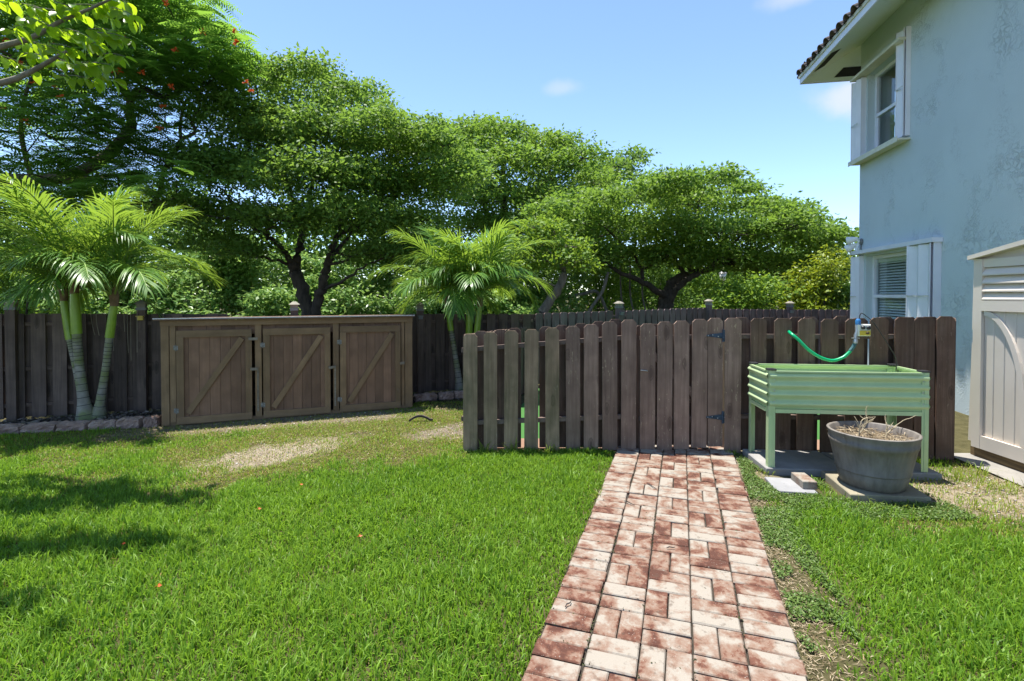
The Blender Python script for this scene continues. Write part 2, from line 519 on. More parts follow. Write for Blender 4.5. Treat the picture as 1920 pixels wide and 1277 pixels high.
# ------------------------------------------------------------------ mesh helpers
class MB:
    def __init__(self):
        self.v = []
        self.f = []
        self.sm = []

    def add(self, verts, faces, smooth=False):
        o = len(self.v)
        self.v += [tuple(p) for p in verts]
        for f in faces:
            self.f.append(tuple(i + o for i in f))
            self.sm.append(smooth)
        return self

    def box(self, x0, x1, y0, y1, z0, z1, mtx=None):
        vs_ = [(x0, y0, z0), (x1, y0, z0), (x1, y1, z0), (x0, y1, z0), (x0, y0, z1), (x1, y0, z1), (x1, y1, z1), (x0, y1, z1)]
        if mtx is not None:
            vs_ = [mtx @ Vector(p) for p in vs_]
        return self.add(vs_, [(0, 3, 2, 1), (4, 5, 6, 7), (0, 1, 5, 4), (1, 2, 6, 5), (2, 3, 7, 6), (3, 0, 4, 7)])

    def chbox(self, x0, x1, y0, y1, z0, z1, c, mtx=None):
        """box with its upper edges chamfered"""
        vs_ = [(x0, y0, z0), (x1, y0, z0), (x1, y1, z0), (x0, y1, z0),
               (x0, y0, z1 - c), (x1, y0, z1 - c), (x1, y1, z1 - c), (x0, y1, z1 - c),
               (x0 + c, y0 + c, z1), (x1 - c, y0 + c, z1), (x1 - c, y1 - c, z1), (x0 + c, y1 - c, z1)]
        if mtx is not None:
            vs_ = [mtx @ Vector(p) for p in vs_]
        fs = [(0, 3, 2, 1), (8, 9, 10, 11)]
        for i in range(4):
            j = (i + 1) % 4
            fs += [(i, j, j + 4, i + 4), (i + 4, j + 4, j + 8, i + 8)]
        return self.add(vs_, fs)

    def prism(self, prof, y0, y1, mtx=None):
        """profile of (x, z) points pushed along y"""
        n = len(prof)
        vs_ = [(x, y0, z) for x, z in prof] + [(x, y1, z) for x, z in prof]
        if mtx is not None:
            vs_ = [mtx @ Vector(p) for p in vs_]
        fs = [tuple(range(n)), tuple(range(2 * n - 1, n - 1, -1))]
        for i in range(n):
            j = (i + 1) % n
            fs.append((j, i, i + n, j + n))
        return self.add(vs_, fs)

    def tube(self, pts, rad, seg=8, caps=True):
        pts = [Vector(p) for p in pts]
        if not isinstance(rad, (list, tuple)):
            rad = [rad] * len(pts)
        rings = []
        up = Vector((0.31, 0.17, 0.93))
        for i, p in enumerate(pts):
            a = pts[max(0, i - 1)]
            c = pts[min(len(pts) - 1, i + 1)]
            t = (c - a)
            t = t.normalized() if t.length > 1e-9 else Vector((0, 0, 1))
            s = t.cross(up)
            if s.length < 1e-3:
                s = t.cross(Vector((1, 0, 0)))
            s.normalize()
            q = t.cross(s)
            rings.append([p + rad[i] * (math.cos(2 * math.pi * k / seg) * s + math.sin(2 * math.pi * k / seg) * q) for k in range(seg)])
        vs_ = [v for r in rings for v in r]
        fs = []
        for i in range(len(pts) - 1):
            for k in range(seg):
                k2 = (k + 1) % seg
                fs.append((i * seg + k, i * seg + k2, (i + 1) * seg + k2, (i + 1) * seg + k))
        self.add(vs_, fs, True)
        if caps:
            self.add(rings[0], [tuple(range(seg))])
            self.add(rings[-1], [tuple(range(seg - 1, -1, -1))])
        return self

    def lathe(self, prof, seg=32, cx=0, cy=0, rfun=None):
        vs_ = []
        for r, z in prof:
            for k in range(seg):
                a = 2 * math.pi * k / seg
                rr = r if rfun is None else rfun(r, z, k)
                vs_.append((cx + rr * math.cos(a), cy + rr * math.sin(a), z))
        fs = []
        for i in range(len(prof) - 1):
            for k in range(seg):
                k2 = (k + 1) % seg
                fs.append((i * seg + k, i * seg + k2, (i + 1) * seg + k2, (i + 1) * seg + k))
        return self.add(vs_, fs, True)

    def mesh(self, name, mat):
        me = bpy.data.meshes.new(name)
        me.from_pydata(self.v, [], self.f)
        me.polygons.foreach_set('use_smooth', self.sm)
        me.materials.append(MAT[mat] if isinstance(mat, str) else mat)
        me.update()
        return me

    def build(self, name, mat, parent=None, loc=None, rz=None):
        o = bpy.data.objects.new(name, self.mesh(name, mat))
        COL.objects.link(o)
        o.parent = parent
        if loc is not None:
            o.location = loc
        if rz is not None:
            o.rotation_euler.z = rz
        return o


def inst(name, me, parent=None, loc=(0, 0, 0), rot=(0, 0, 0), scale=(1, 1, 1)):
    o = bpy.data.objects.new(name, me)
    COL.objects.link(o)
    o.parent = parent
    o.location = loc
    o.rotation_euler = rot
    o.scale = scale
    return o


def empty(name, loc=(0, 0, 0), rz=0.0, parent=None):
    o = bpy.data.objects.new(name, None)
    COL.objects.link(o)
    o.location = loc
    o.rotation_euler.z = rz
    o.parent = parent
    o.empty_display_size = 0.1
    return o


def tag(o, label=None, cat=None, group=None, kind=None):
    if label:
        o['label'] = label
    if cat:
        o['category'] = cat
    if group:
        o['group'] = group
    if kind:
        o['kind'] = kind
    return o


def np_mesh(name, verts, faces_idx, nper, mat, parent=None, smooth=False):
    """big mesh: verts (N,3), faces as flat loop index array, nper = loop counts per face"""
    me = bpy.data.meshes.new(name)
    me.vertices.add(len(verts))
    me.vertices.foreach_set('co', np.ascontiguousarray(verts, dtype=np.float32).ravel())
    me.loops.add(len(faces_idx))
    me.loops.foreach_set('vertex_index', np.ascontiguousarray(faces_idx, dtype=np.int32))
    me.polygons.add(len(nper))
    st = np.concatenate([[0], np.cumsum(nper)[:-1]]).astype(np.int32)
    me.polygons.foreach_set('loop_start', st)
    me.polygons.foreach_set('loop_total', np.asarray(nper, dtype=np.int32))
    if smooth:
        me.polygons.foreach_set('use_smooth', np.ones(len(nper), dtype=bool))
    me.materials.append(MAT[mat] if isinstance(mat, str) else mat)
    me.update(calc_edges=True)
    o = bpy.data.objects.new(name, me)
    COL.objects.link(o)
    o.parent = parent
    return o


def unit(a):
    return a / np.maximum(np.linalg.norm(a, axis=1, keepdims=True), 1e-9)


def leaf_quads(pos, axis, nrm, L, W):
    """one diamond-shaped leaf per position"""
    axis = unit(axis)
    side = unit(np.cross(axis, nrm))
    n = np.cross(side, axis)
    L = L[:, None]
    W = W[:, None]
    a = pos
    b = pos + axis * L * 0.45 + side * W * 0.5 - n * W * 0.12
    c = pos + axis * L - n * L * 0.10
    d = pos + axis * L * 0.45 - side * W * 0.5 - n * W * 0.12
    return np.stack([a, b, c, d], 1).reshape(-1, 3)


def leaf_object(name, pos, axis, nrm, L, W, mat, parent=None):
    v = leaf_quads(pos, axis, nrm, L, W)
    n = len(pos)
    return np_mesh(name, v, np.arange(4 * n), np.full(n, 4), mat, parent)


# ================================================================== THE GROUND
MAT['soil'] = groundmat()
g = MB()
g.add([(-150, -60, 0), (150, -60, 0), (150, 200, 0), (-150, 200, 0)], [(0, 1, 2, 3)])
tag(g.build('ground', 'soil'), 'bare soil and thatch under the lawn of the yard', 'ground', kind='structure')

# artificial turf and tile strip inside the small pen
MAT['turf'] = leafmat('artificial_turf', (0.03, 0.12, 0.02), (0.055, 0.18, 0.03), (0.1, 0.4, 0.05), 0.1, 0.8)
g = MB()
g.add([(-0.25, 5.1, 0.006), (3.9, 5.0, 0.006), (3.9, 9.6, 0.006), (2.0, 8.9, 0.006), (0.42, 7.95, 0.006)], [(0, 1, 2, 3, 4)])
tag(g.build('turf', 'turf'), 'bright green artificial turf inside the picket pen', 'turf', kind='structure')
MAT['terracotta'] = concrete('terracotta_tile', (0.24, 0.14, 0.09), 0.1)
g = MB()
g.add([(-0.25, 4.80, 0.010), (3.8, 4.72, 0.010), (3.8, 5.06, 0.010), (-0.12, 5.12, 0.010)], [(0, 1, 2, 3)])
tag(g.build('paving_strip', 'terracotta'), 'orange paving strip just behind the picket fence', 'paving', kind='structure')

# concrete walk beside the vinyl shed
g = MB()
g.add([(3.92, 4.62, 0.016), (3.90, 4.44, 0.016), (3.82, 3.70, 0.016), (3.70, 2.4, 0.016), (5.1, 2.4, 0.016), (5.2, 4.62, 0.016)], [(0, 1, 2, 3, 4, 5)])
tag(g.build('concrete_path', 'walk'), 'strip of pale concrete in front of the taupe shed', 'path', kind='structure')


# ------------------------------------------------------------------ brick path
PATH_H = R(18.3)
path = empty('brick_path', (0.05, 1.90, 0), -PATH_H)
tag(path, 'path of weathered red and white bricks leading to the gate', 'path', kind='structure')
MAT['joint'] = plain('dark_joint_soil', (0.035, 0.028, 0.02), 1.0, 0, 0.5, 40, 0.4)
b = MB()
b.box(-0.005, 1.005, -1.5, 3.30, 0.001, 0.018)
b.build('bedding', 'joint', path)
BR = []
for k in range(3):
    mb = MB()
    c = [0.004, 0.006, 0.005][k]
    mb.chbox(-0.0970, 0.0970, -0.0470, 0.0470, 0.0, 0.036, c)
    BR.append(mb.mesh('brick', 'brick'))


def lay(cx, cy, vert):
    me = random.choice(BR)
    if cx < 0.15:
        cx -= random.uniform(-0.002, 0.009)
    elif cx > 0.85:
        cx += random.uniform(-0.002, 0.009)
    inst('brick', me, path, (cx + random.uniform(-.0018, .0018), cy + random.uniform(-.0018, .0018), random.uniform(-0.003, 0.003)),
         (random.uniform(-.012, .012), random.uniform(-.008, .008), (math.pi / 2 if vert else 0) + random.choice([0, math.pi]) + random.uniform(-.012, .012)))


rows = 24
y0 = -1.5
for r in range(rows):
    ys = y0 + 0.2 * r
    for c in (0, 4):
        for q in (0.05, 0.15):
            if ys + q < 3.3:
                lay(0.1 + 0.2 * c, ys + q, False)
    for c in (1, 2, 3):
        if (r + c) % 2:
            lay(0.1 + 0.2 * c, ys + 0.05, False)
            lay(0.1 + 0.2 * c, ys + 0.15, False)
        else:
            lay(0.05 + 0.2 * c, ys + 0.1, True)
            lay(0.15 + 0.2 * c, ys + 0.1, True)


# ================================================================== FENCES
def board_mesh(w, h, t=0.018, ear=0.028, mat='fence_olive', flat=False):
    mb = MB()
    if flat:
        prof = [(-w / 2, 0), (w / 2, 0), (w / 2, h), (-w / 2, h)]
    else:
        prof = [(-w / 2, 0), (w / 2, 0), (w / 2, h - ear), (w / 2 - ear, h), (-w / 2 + ear, h), (-w / 2, h - ear)]
    mb.prism(prof, -t / 2, t / 2)
    return mb.mesh('board', mat)


def rail(parent, p0, p1, h, t, mat):
    """rail between two points, h high and t thick, given by its top centre line"""
    p0, p1 = Vector(p0), Vector(p1)
    L = (p1 - p0).length
    mb = MB()
    mb.box(0, L, -t / 2, t / 2, -h, 0)
    o = mb.build('rail', mat, parent, p0)
    d = p1 - p0
    o.rotation_euler = (0, -math.atan2(d.z, math.hypot(d.x, d.y)), math.atan2(d.y, d.x))
    return o


# front left section: boards as measured, x left, x right, top
LEFT = [(-.450, -.319, 1.092), (-.260, -.137, 1.107), (-.074, .053, 1.121), (.113, .240, 1.134), (.309, .436, 1.148),
        (.500, .629, 1.163), (.662, .794, 1.180), (.833, .970, 1.204), (1.005, 1.142, 1.221)]
fl = empty('picket_fence', (-0.45, 4.70, 0))
tag(fl, 'low brown picket fence section left of the gate, with greenish weathered boards', 'fence', 'picket fence around the small pen')
for i, (a, b_, t) in enumerate(LEFT):
    m = 'fence_olive' if i < 5 else 'fence_brown'
    z0 = 0.012 + 0.01 * random.random()
    o = inst('board', board_mesh(b_ - a, t - z0, mat=m), fl, ((a + b_) / 2 + 0.45, 0, z0), (0, random.uniform(-.006, .006), random.uniform(-.02, .02)))
for i in range(8):
    gx = (LEFT[i][1] + LEFT[i + 1][0]) / 2
    if i in (3,):
        gx += 0.045
    elif i == 2:
        gx -= 0.060
    elif i == 7:
        gx -= 0.02
    t = (LEFT[i][2] + LEFT[i + 1][2]) / 2 + 0.012
    inst('board', board_mesh(0.125, t - 0.02, mat='fence_dark'), fl, (gx + 0.45, 0.085, 0.02), (0, 0, random.uniform(-.02, .02)))
rail(fl, (0.02, 0.030, 0.965), (1.60, 0.030, 1.085), 0.040, 0.040, 'fence_rail')
rail(fl, (0.02, 0.030, 0.285), (1.60, 0.030, 0.350), 0.040, 0.040, 'fence_rail')
for px_ in (0.05, 1.53):
    mb = MB()
    mb.box(-0.04, 0.04, 0.052, 0.13, 0, 1.06)
    mb.build('post', 'fence_dark', fl, (px_, 0.02, 0))

# gate
gate = empty('picket_gate', (1.17, 4.67, 0))
tag(gate, 'brown picket gate with blue black strap hinges at the end of the brick path', 'gate')
GATE = [(1.170, 1.306, .012, 1.187), (1.326, 1.462, .022, 1.205), (1.480, 1.618, .040, 1.213), (1.640, 1.778, .054, 1.229), (1.789, 1.925, .064, 1.239)]
for a, b_, z0, t in GATE:
    inst('board', board_mesh(b_ - a, t - z0, mat='fence_brown'), gate, ((a + b_) / 2 - 1.17, -0.005, z0), (0, random.uniform(-.004, .004), 0))
for i in range(4):
    gx = (GATE[i][1] + GATE[i + 1][0]) / 2
    inst('board', board_mesh(0.12, 1.12, mat='fence_dark'), gate, (gx - 1.17 - 0.01, 0.057, 0.06))
inst('board', board_mesh(0.05, 1.14, mat='fence_dark', ear=0.012), gate, (0.008, 0.057, 0.03))
rail(gate, (0.0, 0.026, 1.072), (0.77, 0.026, 1.092), 0.038, 0.038, 'fence_rail')
rail(gate, (0.0, 0.026, 0.325), (0.77, 0.026, 0.345), 0.038, 0.038, 'fence_rail')
rail(gate, (0.05, 0.026, 1.02), (0.72, 0.026, 0.36), 0.06, 0.030, 'fence_brown')
for zc in (1.08, 0.335):
    hg = empty('hinge', (0.755, -0.018, zc), 0, gate)
    mb = MB()
    mb.prism([(-0.155, -0.006), (-0.155, 0.006), (-0.012, 0.026), (-0.012, -0.026)], -0.004, 0.002)
    mb.build('strap', 'hinge_blue', hg)
    mb = MB()
    mb.box(-0.004, 0.046, -0.005, 0.002, -0.055, 0.052)
    mb.build('plate', 'hinge_blue', hg)
    mb = MB()
    mb.tube([(-0.008, -0.007, -0.056), (-0.008, -0.007, 0.056)], 0.0065, 8)
    mb.build('barrel', 'hinge_blue', hg)
    mb = MB()
    for sx, sz in ((-0.14, 0), (-0.10, 0.006), (-0.05, -0.008), (0.03, 0.035), (0.03, -0.035), (0.015, 0)):
        mb.lathe([(0.0, 0.002), (0.005, 0.001), (0.0055, -0.001)], 8)
        for i in range(len(mb.v) - 24, len(mb.v)):
            x, y, z = mb.v[i]
            mb.v[i] = (x + sx, -0.0045 - z, y + sz)
    mb.build('screw', 'steel', hg)
mb = MB()
mb.tube([(0.0, -0.022, 0.765), (0.05, -0.024, 0.760), (0.065, -0.018, 0.757)], 0.005, 8)
mb.build('latch', 'steel', gate)

# front right section
RIGHT = [(1.935, 2.084, 1.240), (2.155, 2.296, 1.238), (2.358, 2.511, 1.240), (2.560, 2.707, 1.238), (2.760, 2.909, 1.236),
         (2.965, 3.122, 1.239), (3.165, 3.318, 1.250), (3.365, 3.526, 1.255), (3.533, 3.700, 1.256), (3.712, 3.860, 1.264)]
fr = empty('picket_fence', (1.935, 4.655, 0), math.atan2(-0.215, 1.925))
tag(fr, 'dark brown picket fence section right of the gate behind the green planter', 'fence', 'picket fence around the small pen')
for i, (a, b_, t) in enumerate(RIGHT):
    m = 'fence_brown' if i == 0 else 'fence_dark'
    inst('board', board_mesh(b_ - a - 0.006, t - 0.012, mat=m), fr, ((a + b_) / 2 - 1.935, 0, 0.012), (0, random.uniform(-.005, .005), random.uniform(-.02, .02)))
for i in range(9):
    gx = (RIGHT[i][1] + RIGHT[i + 1][0]) / 2
    off = {0: -0.01, 1: 0.02, 2: 0.055, 3: -0.03, 4: 0.04, 5: -0.02, 6: 0.0, 7: 0.0, 8: 0.0}[i]
    inst('board', board_mesh(0.14, 1.22 + 0.02 * random.random(), mat='fence_dark'), fr, (gx - 1.935 + off, 0.085, 0.02), (0, 0, random.uniform(-.02, .02)))
rail(fr, (0.0, 0.030, 1.092), (1.92, 0.030, 1.105), 0.040, 0.040, 'fence_rail')
rail(fr, (0.0, 0.030, 0.362), (1.92, 0.030, 0.375), 0.040, 0.040, 'fence_rail')
inst('board', board_mesh(0.13, 1.235, mat='fence_dark', t=0.02), fr, (1.955, 0.075, 0.015), (0, 0, R(68)))
for px_ in (0.06, 1.87):
    mb = MB()
    mb.box(-0.04, 0.04, 0.05, 0.13, 0, 1.12)
    mb.build('post', 'fence_dark', fr, (px_, 0.02, 0))


def lantern_cap(parent, post, z, s=1.0, lens='lamp_glass', roof='lamp_grey'):
    """solar lamp on a post: skirt, lens and pyramid roof"""
    mb = MB()
    mb.box(-0.052 * s, 0.052 * s, -0.052 * s, 0.052 * s, z, z + 0.03 * s)
    mb.build('cap_skirt', roof, post)
    mb = MB()
    a, c = 0.042 * s, 0.05 * s
    mb.add([(-a, -a, z + .03 * s), (a, -a, z + .03 * s), (a, a, z + .03 * s), (-a, a, z + .03 * s), (-c, -c, z + .08 * s), (c, -c, z + .08 * s), (c, c, z + .08 * s), (-c, c, z + .08 * s)],
           [(0, 1, 5, 4), (1, 2, 6, 5), (2, 3, 7, 6), (3, 0, 4, 7)])
    mb.build('lamp_lens', lens, post)
    mb = MB()
    c = 0.068 * s
    mb.add([(-c, -c, z + .08 * s), (c, -c, z + .08 * s), (c, c, z + .08 * s), (-c, c, z + .08 * s), (-.02 * s, -.02 * s, z + .12 * s), (.02 * s, -.02 * s, z + .12 * s), (.02 * s, .02 * s, z + .12 * s), (-.02 * s, .02 * s, z + .12 * s)],
           [(3, 2, 1, 0), (4, 5, 6, 7), (0, 1, 5, 4), (1, 2, 6, 5), (2, 3, 7, 6), (3, 0, 4, 7)])
    mb.build('lamp_roof', lens if roof == 'lamp_grey' else roof, post)


def long_fence(name, label, p0, p1, h0, h1, w, pitch, mat, railmat, posts, group, flat=False, ear=0.02, back_mat=None, skip=None, jitter=0.004, rails=(0.17, 0.9), lamp='lamp_glass'):
    p0, p1 = Vector(p0), Vector(p1)
    d = p1 - p0
    L = d.length
    root = empty(name, (p0.x, p0.y, 0), math.atan2(d.y, d.x))
    tag(root, label, 'fence', group)
    fm = board_mesh(w, 1.0, mat=mat, ear=ear, flat=flat)
    bm = board_mesh(w, 1.0, mat=back_mat or mat, ear=ear, flat=flat)
    n = int(L / pitch)
    for i in range(n):
        s = (i + 0.5) * pitch
        if skip and skip[0] < s < skip[1]:
            continue
        h = h0 + (h1 - h0) * s / L
        inst('board', fm, root, (s, 0, 0.03), (0, random.uniform(-.004, .004), random.uniform(-.03, .03)), (1, 1, h - 0.03 + random.uniform(-jitter, jitter)))
        inst('board', bm, root, (s + pitch / 2, 0.06, 0.03), (0, random.uniform(-.004, .004), random.uniform(-.03, .03)), (1, 1, h - 0.04 + random.uniform(-jitter, jitter)))
    for rz_ in rails:
        rail(root, (0, 0.03, rz_ * h0), (L, 0.03, rz_ * h1), 0.042, 0.038, railmat)
    for (s, front, lampkind) in posts:
        h = h0 + (h1 - h0) * s / L
        post = empty('post', (s, -0.03 if front else 0.03, 0), 0, root)
        mb = MB()
        mb.box(-0.045, 0.045, -0.045, 0.045, 0, h + 0.045)
        mb.build('shaft', mat, post)
        lantern_cap(root, post, h + 0.046, 1.0, lamp)
        if lampkind:
            mb = MB()
            mb.box(-0.03, 0.03, -0.085, -0.046, h - 0.075, h - 0.035)
            mb.box(-0.038, 0.038, -0.098, -0.046, h - 0.034, h - 0.022)
            mb.build('side_lamp', lampkind, post)
    return root


GRP = 'dark board fences bounding the yard'
long_fence('board_fence', 'black brown board fence behind the storage shed and palms', (-7.63, 5.162, 0), (0.34, 8.08, 0), 1.262, 1.150, 0.135, 0.197, 'fence_black', 'fence_black_rail',
           [(0.05, True, None), (2.04, True, None), (3.29, True, 'yellow_plastic'), (5.01, True, None), (6.69, True, 'lamp_grey')], GRP, flat=True, skip=(4.1, 6.3), rails=(0.16, 0.5, 0.92))
A1, A2, A3, A4, A5 = (0.36, 8.10, 0), (1.88, 9.0, 0), (3.95, 10.3, 0), (5.70, 10.5, 0), (8.8, 10.55, 0)
long_fence('board_fence', 'plum grey board fence panel nearest the right hand palm', A1, A2, 1.16, 1.175, 0.135, 0.162, 'fence_plum', 'fence_plum_rail', [(1.74, True, 'lamp_grey')], GRP, rails=(0.16, 0.93))
long_fence('board_fence', 'plum grey board fence panel below the spreading tree trunk', A2, A3, 1.175, 1.20, 0.135, 0.162, 'fence_plum', 'fence_plum_rail', [(2.42, True, None)], GRP, rails=(0.16, 0.93))
long_fence('board_fence', 'plum grey board fence panel just right of the far corner post', A3, A4, 1.17, 1.155, 0.12, 0.146, 'fence_plum', 'fence_plum_rail', [(1.74, True, 'lamp_grey')], GRP, rails=(0.16, 0.93))
long_fence('board_fence', 'plum grey board fence panel running behind the house corner', A4, A5, 1.155, 1.14, 0.12, 0.146, 'fence_plum', 'fence_plum_rail', [(3.0, True, None)], GRP, rails=(0.16, 0.93))
# return of the pen
long_fence('picket_fence', 'picket fence side running back from the left end of the pen', (-0.43, 4.80, 0), (0.28, 7.95, 0), 1.08, 0.96, 0.125, 0.190, 'fence_dark', 'fence_rail', [], 'picket fence around the small pen', rails=(0.28, 0.88), ear=0.026)


# ================================================================== STORAGE SHED
shed = empty('storage_shed', (-3.82, 5.61, 0), R(20.26))
tag(shed, 'long low brown wooden storage shed with three braced doors', 'shed')


def part(name, mat, parent, *boxes):
    mb = MB()
    for bx in boxes:
        mb.box(*bx)
    return mb.build(name, mat, parent)


SH = 1.165
part('corner_post', 'shed_wood', shed, (-0.03, 0.045, 0, 0.09, 0.01, SH))
part('corner_post', 'shed_wood', shed, (2.62, 2.71, 0, 0.09, 0.01, SH))
part('stile', 'shed_wood', shed, (0.052, 0.108, 0.005, 0.06, 0.04, SH - 0.03))
part('stile', 'shed_wood', shed, (0.898, 0.966, 0.003, 0.06, 0.04, SH - 0.002))
part('stile', 'shed_wood', shed, (1.752, 1.818, 0.003, 0.06, 0.04, SH - 0.002))
part('stile', 'shed_wood', shed, (2.572, 2.612, 0.012, 0.06, 0.04, SH - 0.03))
part('header', 'shed_wood_x', shed, (-0.033, 2.712, -0.012, -0.0005, 1.105, 1.168))
for i in range(19):
    x0 = -0.02 + i * 0.1425
    part('plank', 'shed_plank', shed, (x0, x0 + 0.1395, 0.03 + 0.002 * random.random(), 0.05, 1.0, 1.104))
part('back_panel', 'shed_plank', shed, (-0.02, 2.70, 0.70, 0.72, 0.01, 1.13))
part('side_panel', 'shed_plank', shed, (-0.028, -0.008, 0.092, 0.698, 0.01, 1.14))
part('side_panel', 'shed_plank', shed, (2.688, 2.708, 0.092, 0.698, 0.01, 1.14))
part('sill', 'shed_wood_x', shed, (0.0, 2.69, 0.014, 0.09, 0.0, 0.042))
part('floor_panel', 'dark_gap', shed, (0.0, 2.68, 0.095, 0.69, 0.0, 0.03))
lid = empty('lid', (0, 0, 0), 0, shed)
mb = MB()
mb.prism([(-0.06, 1.172), (0.76, 1.150), (0.76, 1.172), (-0.06, 1.195)], -0.085, 2.73, Matrix(((0, 1, 0, 0), (1, 0, 0, 0), (0, 0, 1, 0), (0, 0, 0, 1))))
mb.build('lid_board', 'shed_lid', lid)
part('drip_edge', 'steel', lid, (-0.087, 2.732, -0.066, -0.061, 1.186, 1.197))


def shed_door(x0, x1, z0, z1, tilt):
    w = x1 - x0
    d = empty('door', (x0, 0, z0), 0, shed)
    h = z1 - z0
    fw = 0.072
    n = 7
    pw = (w - 0.02) / n
    for i in range(n):
        part('plank', 'shed_plank', d, (0.01 + i * pw + 0.0015, 0.01 + (i + 1) * pw - 0.0015, 0.0, 0.014 + random.uniform(-.002, .0), 0.02, h - 0.02))
    part('frame_stile', 'shed_wood', d, (0, fw, -0.022, -0.001, 0.078, h - 0.078))
    part('frame_stile', 'shed_wood', d, (w - fw * 0.9, w, -0.022, -0.001, 0.078, h - 0.078))
    part('frame_rail', 'shed_wood_x', d, (0, w, -0.0225, -0.001, 0.0, 0.077))
    part('frame_rail', 'shed_wood_x', d, (0, w, -0.0225, -0.001, h - 0.077, h))
    a = Vector((fw + 0.035, 0, 0.115))
    c = Vector((w - fw - 0.03, 0, h - 0.10))
    L = (c - a).length
    mb = MB()
    mb.box(-L / 2, L / 2, -0.02, -0.0012, -0.03, 0.03)
    o = mb.build('brace', 'shed_wood_x', d, (a + c) / 2)
    o.rotation_euler.y = -math.atan2(c.z - a.z, c.x - a.x)
    for hz in (0.15, h - 0.19):
        mb = MB()
        mb.box(-0.03, -0.006, -0.004, 0.004, hz - 0.024, hz + 0.024)
        mb.box(0.004, 0.02, -0.0265, -0.0225, hz - 0.024, hz + 0.024)
        mb.tube([(-0.002, -0.022, hz - 0.032), (-0.002, -0.022, hz + 0.032)], 0.005, 6)
        mb.build('hinge', 'hinge_grey', d)
    d.rotation_euler.z = tilt
    return d


shed_door(0.118, 0.866, 0.018, 1.055, R(0.3))
shed_door(0.984, 1.720, 0.020, 1.058, 0)
shed_door(1.830, 2.558, 0.024, 1.066, R(-0.2))
for (x, z, ln, rt) in ((0.884, 0.944, 0.095, 0.0), (0.893, 0.596, 0.085, 0.02), (1.741, 0.574, 0.085, -0.14), (2.577, 0.586, 0.06, -0.05)):
    mb = MB()
    mb.box(-ln / 2, ln / 2, -0.016, 0.0, -0.015, 0.015)
    o = mb.build('turn_button', 'pale_wood', shed, (x, -0.026, z))
    o.rotation_euler.y = rt
for (x0, z1) in ((0.925, 0.575), (1.772, 0.555)):
    part('prop_slat', 'pale_wood', shed, (x0 - 0.008, x0 + 0.012, -0.006, 0.002, 0.1, z1))


# ================================================================== PLANT BEDS AND EDGING STONES
MAT['mulch'] = plain('dark_mulch', (0.055, 0.045, 0.040), 1.0, 0, 0.6, 26, 0.9)
g = MB()
g.add([(-8.2, 4.70, 0.012), (-5.3, 5.32, 0.012), (-3.86, 5.66, 0.012), (-4.10, 6.4, 0.012), (-8.4, 4.85, 0.012)], [(0, 1, 2, 3, 4)])
tag(g.build('mulch_bed', 'mulch'), 'dark mulch bed around the left palm', 'mulch', kind='structure')
g = MB()
g.add([(-1.33, 6.86, 0.012), (-0.62, 7.12, 0.012), (0.35, 7.5, 0.012), (0.2, 8.0, 0.012), (-1.55, 7.36, 0.012)], [(0, 1, 2, 3, 4)])
tag(g.build('mulch_bed', 'mulch'), 'dark mulch bed around the palm right of the shed', 'mulch', kind='structure')


def chips(name, label, area, n, size, mat, z=0.014, cat='mulch'):
    """loose flakes lying on a bed"""
    P = []
    while len(P) < n:
        x = random.uniform(area[0], area[1])
        y = random.uniform(area[2], area[3])
        if area[4](x, y):
            P.append((x, y, z))
    P = np.array(P)
    ax = rng.normal(size=(n, 3)) * [1, 1, 0.25]
    nr = rng.normal(size=(n, 3)) * 0.45 + [0, 0, 1]
    P[:, 2] += rng.random(n) * 0.02
    L = size * (0.5 + rng.random(n))
    return tag(leaf_object(name, P, ax, nr, L, L * (0.3 + 0.4 * rng.random(n)), mat), label, cat, kind='stuff')


MAT['bark_chip'] = leafmat('bark_chip', (0.05, 0.038, 0.03), (0.30, 0.25, 0.22), (0.2, 0.15, 0.1), 0.0, 0.9, 0.2)
MAT['straw'] = leafmat('dry_straw', (0.16, 0.11, 0.06), (0.48, 0.40, 0.28), (0.4, 0.3, 0.15), 0.1, 0.9, 0.1)
MAT['pebble'] = leafmat('pale_pebble', (0.14, 0.12, 0.10), (0.55, 0.52, 0.46), (0.3, 0.3, 0.3), 0.0, 0.9, 0.2)


def in_bed1(x, y):
    return y > 5.32 + (x + 5.3) * 0.236 + 0.03 and y < 6.02 + (x + 5.3) * 0.366 and x < -3.9


def in_bed2(x, y):
    return y > 6.90 + (x + 1.3) * 0.37 and y < 7.40 + (x + 1.3) * 0.36


chips('bark_mulch', 'bark flakes strewn around the left palm', (-8, -3.9, 4.7, 6.5, in_bed1), 3200, 0.05, 'bark_chip')
chips('bark_mulch', 'bark flakes strewn around the right palm', (-1.3, 0.3, 6.9, 8.0, in_bed2), 1300, 0.05, 'bark_chip')


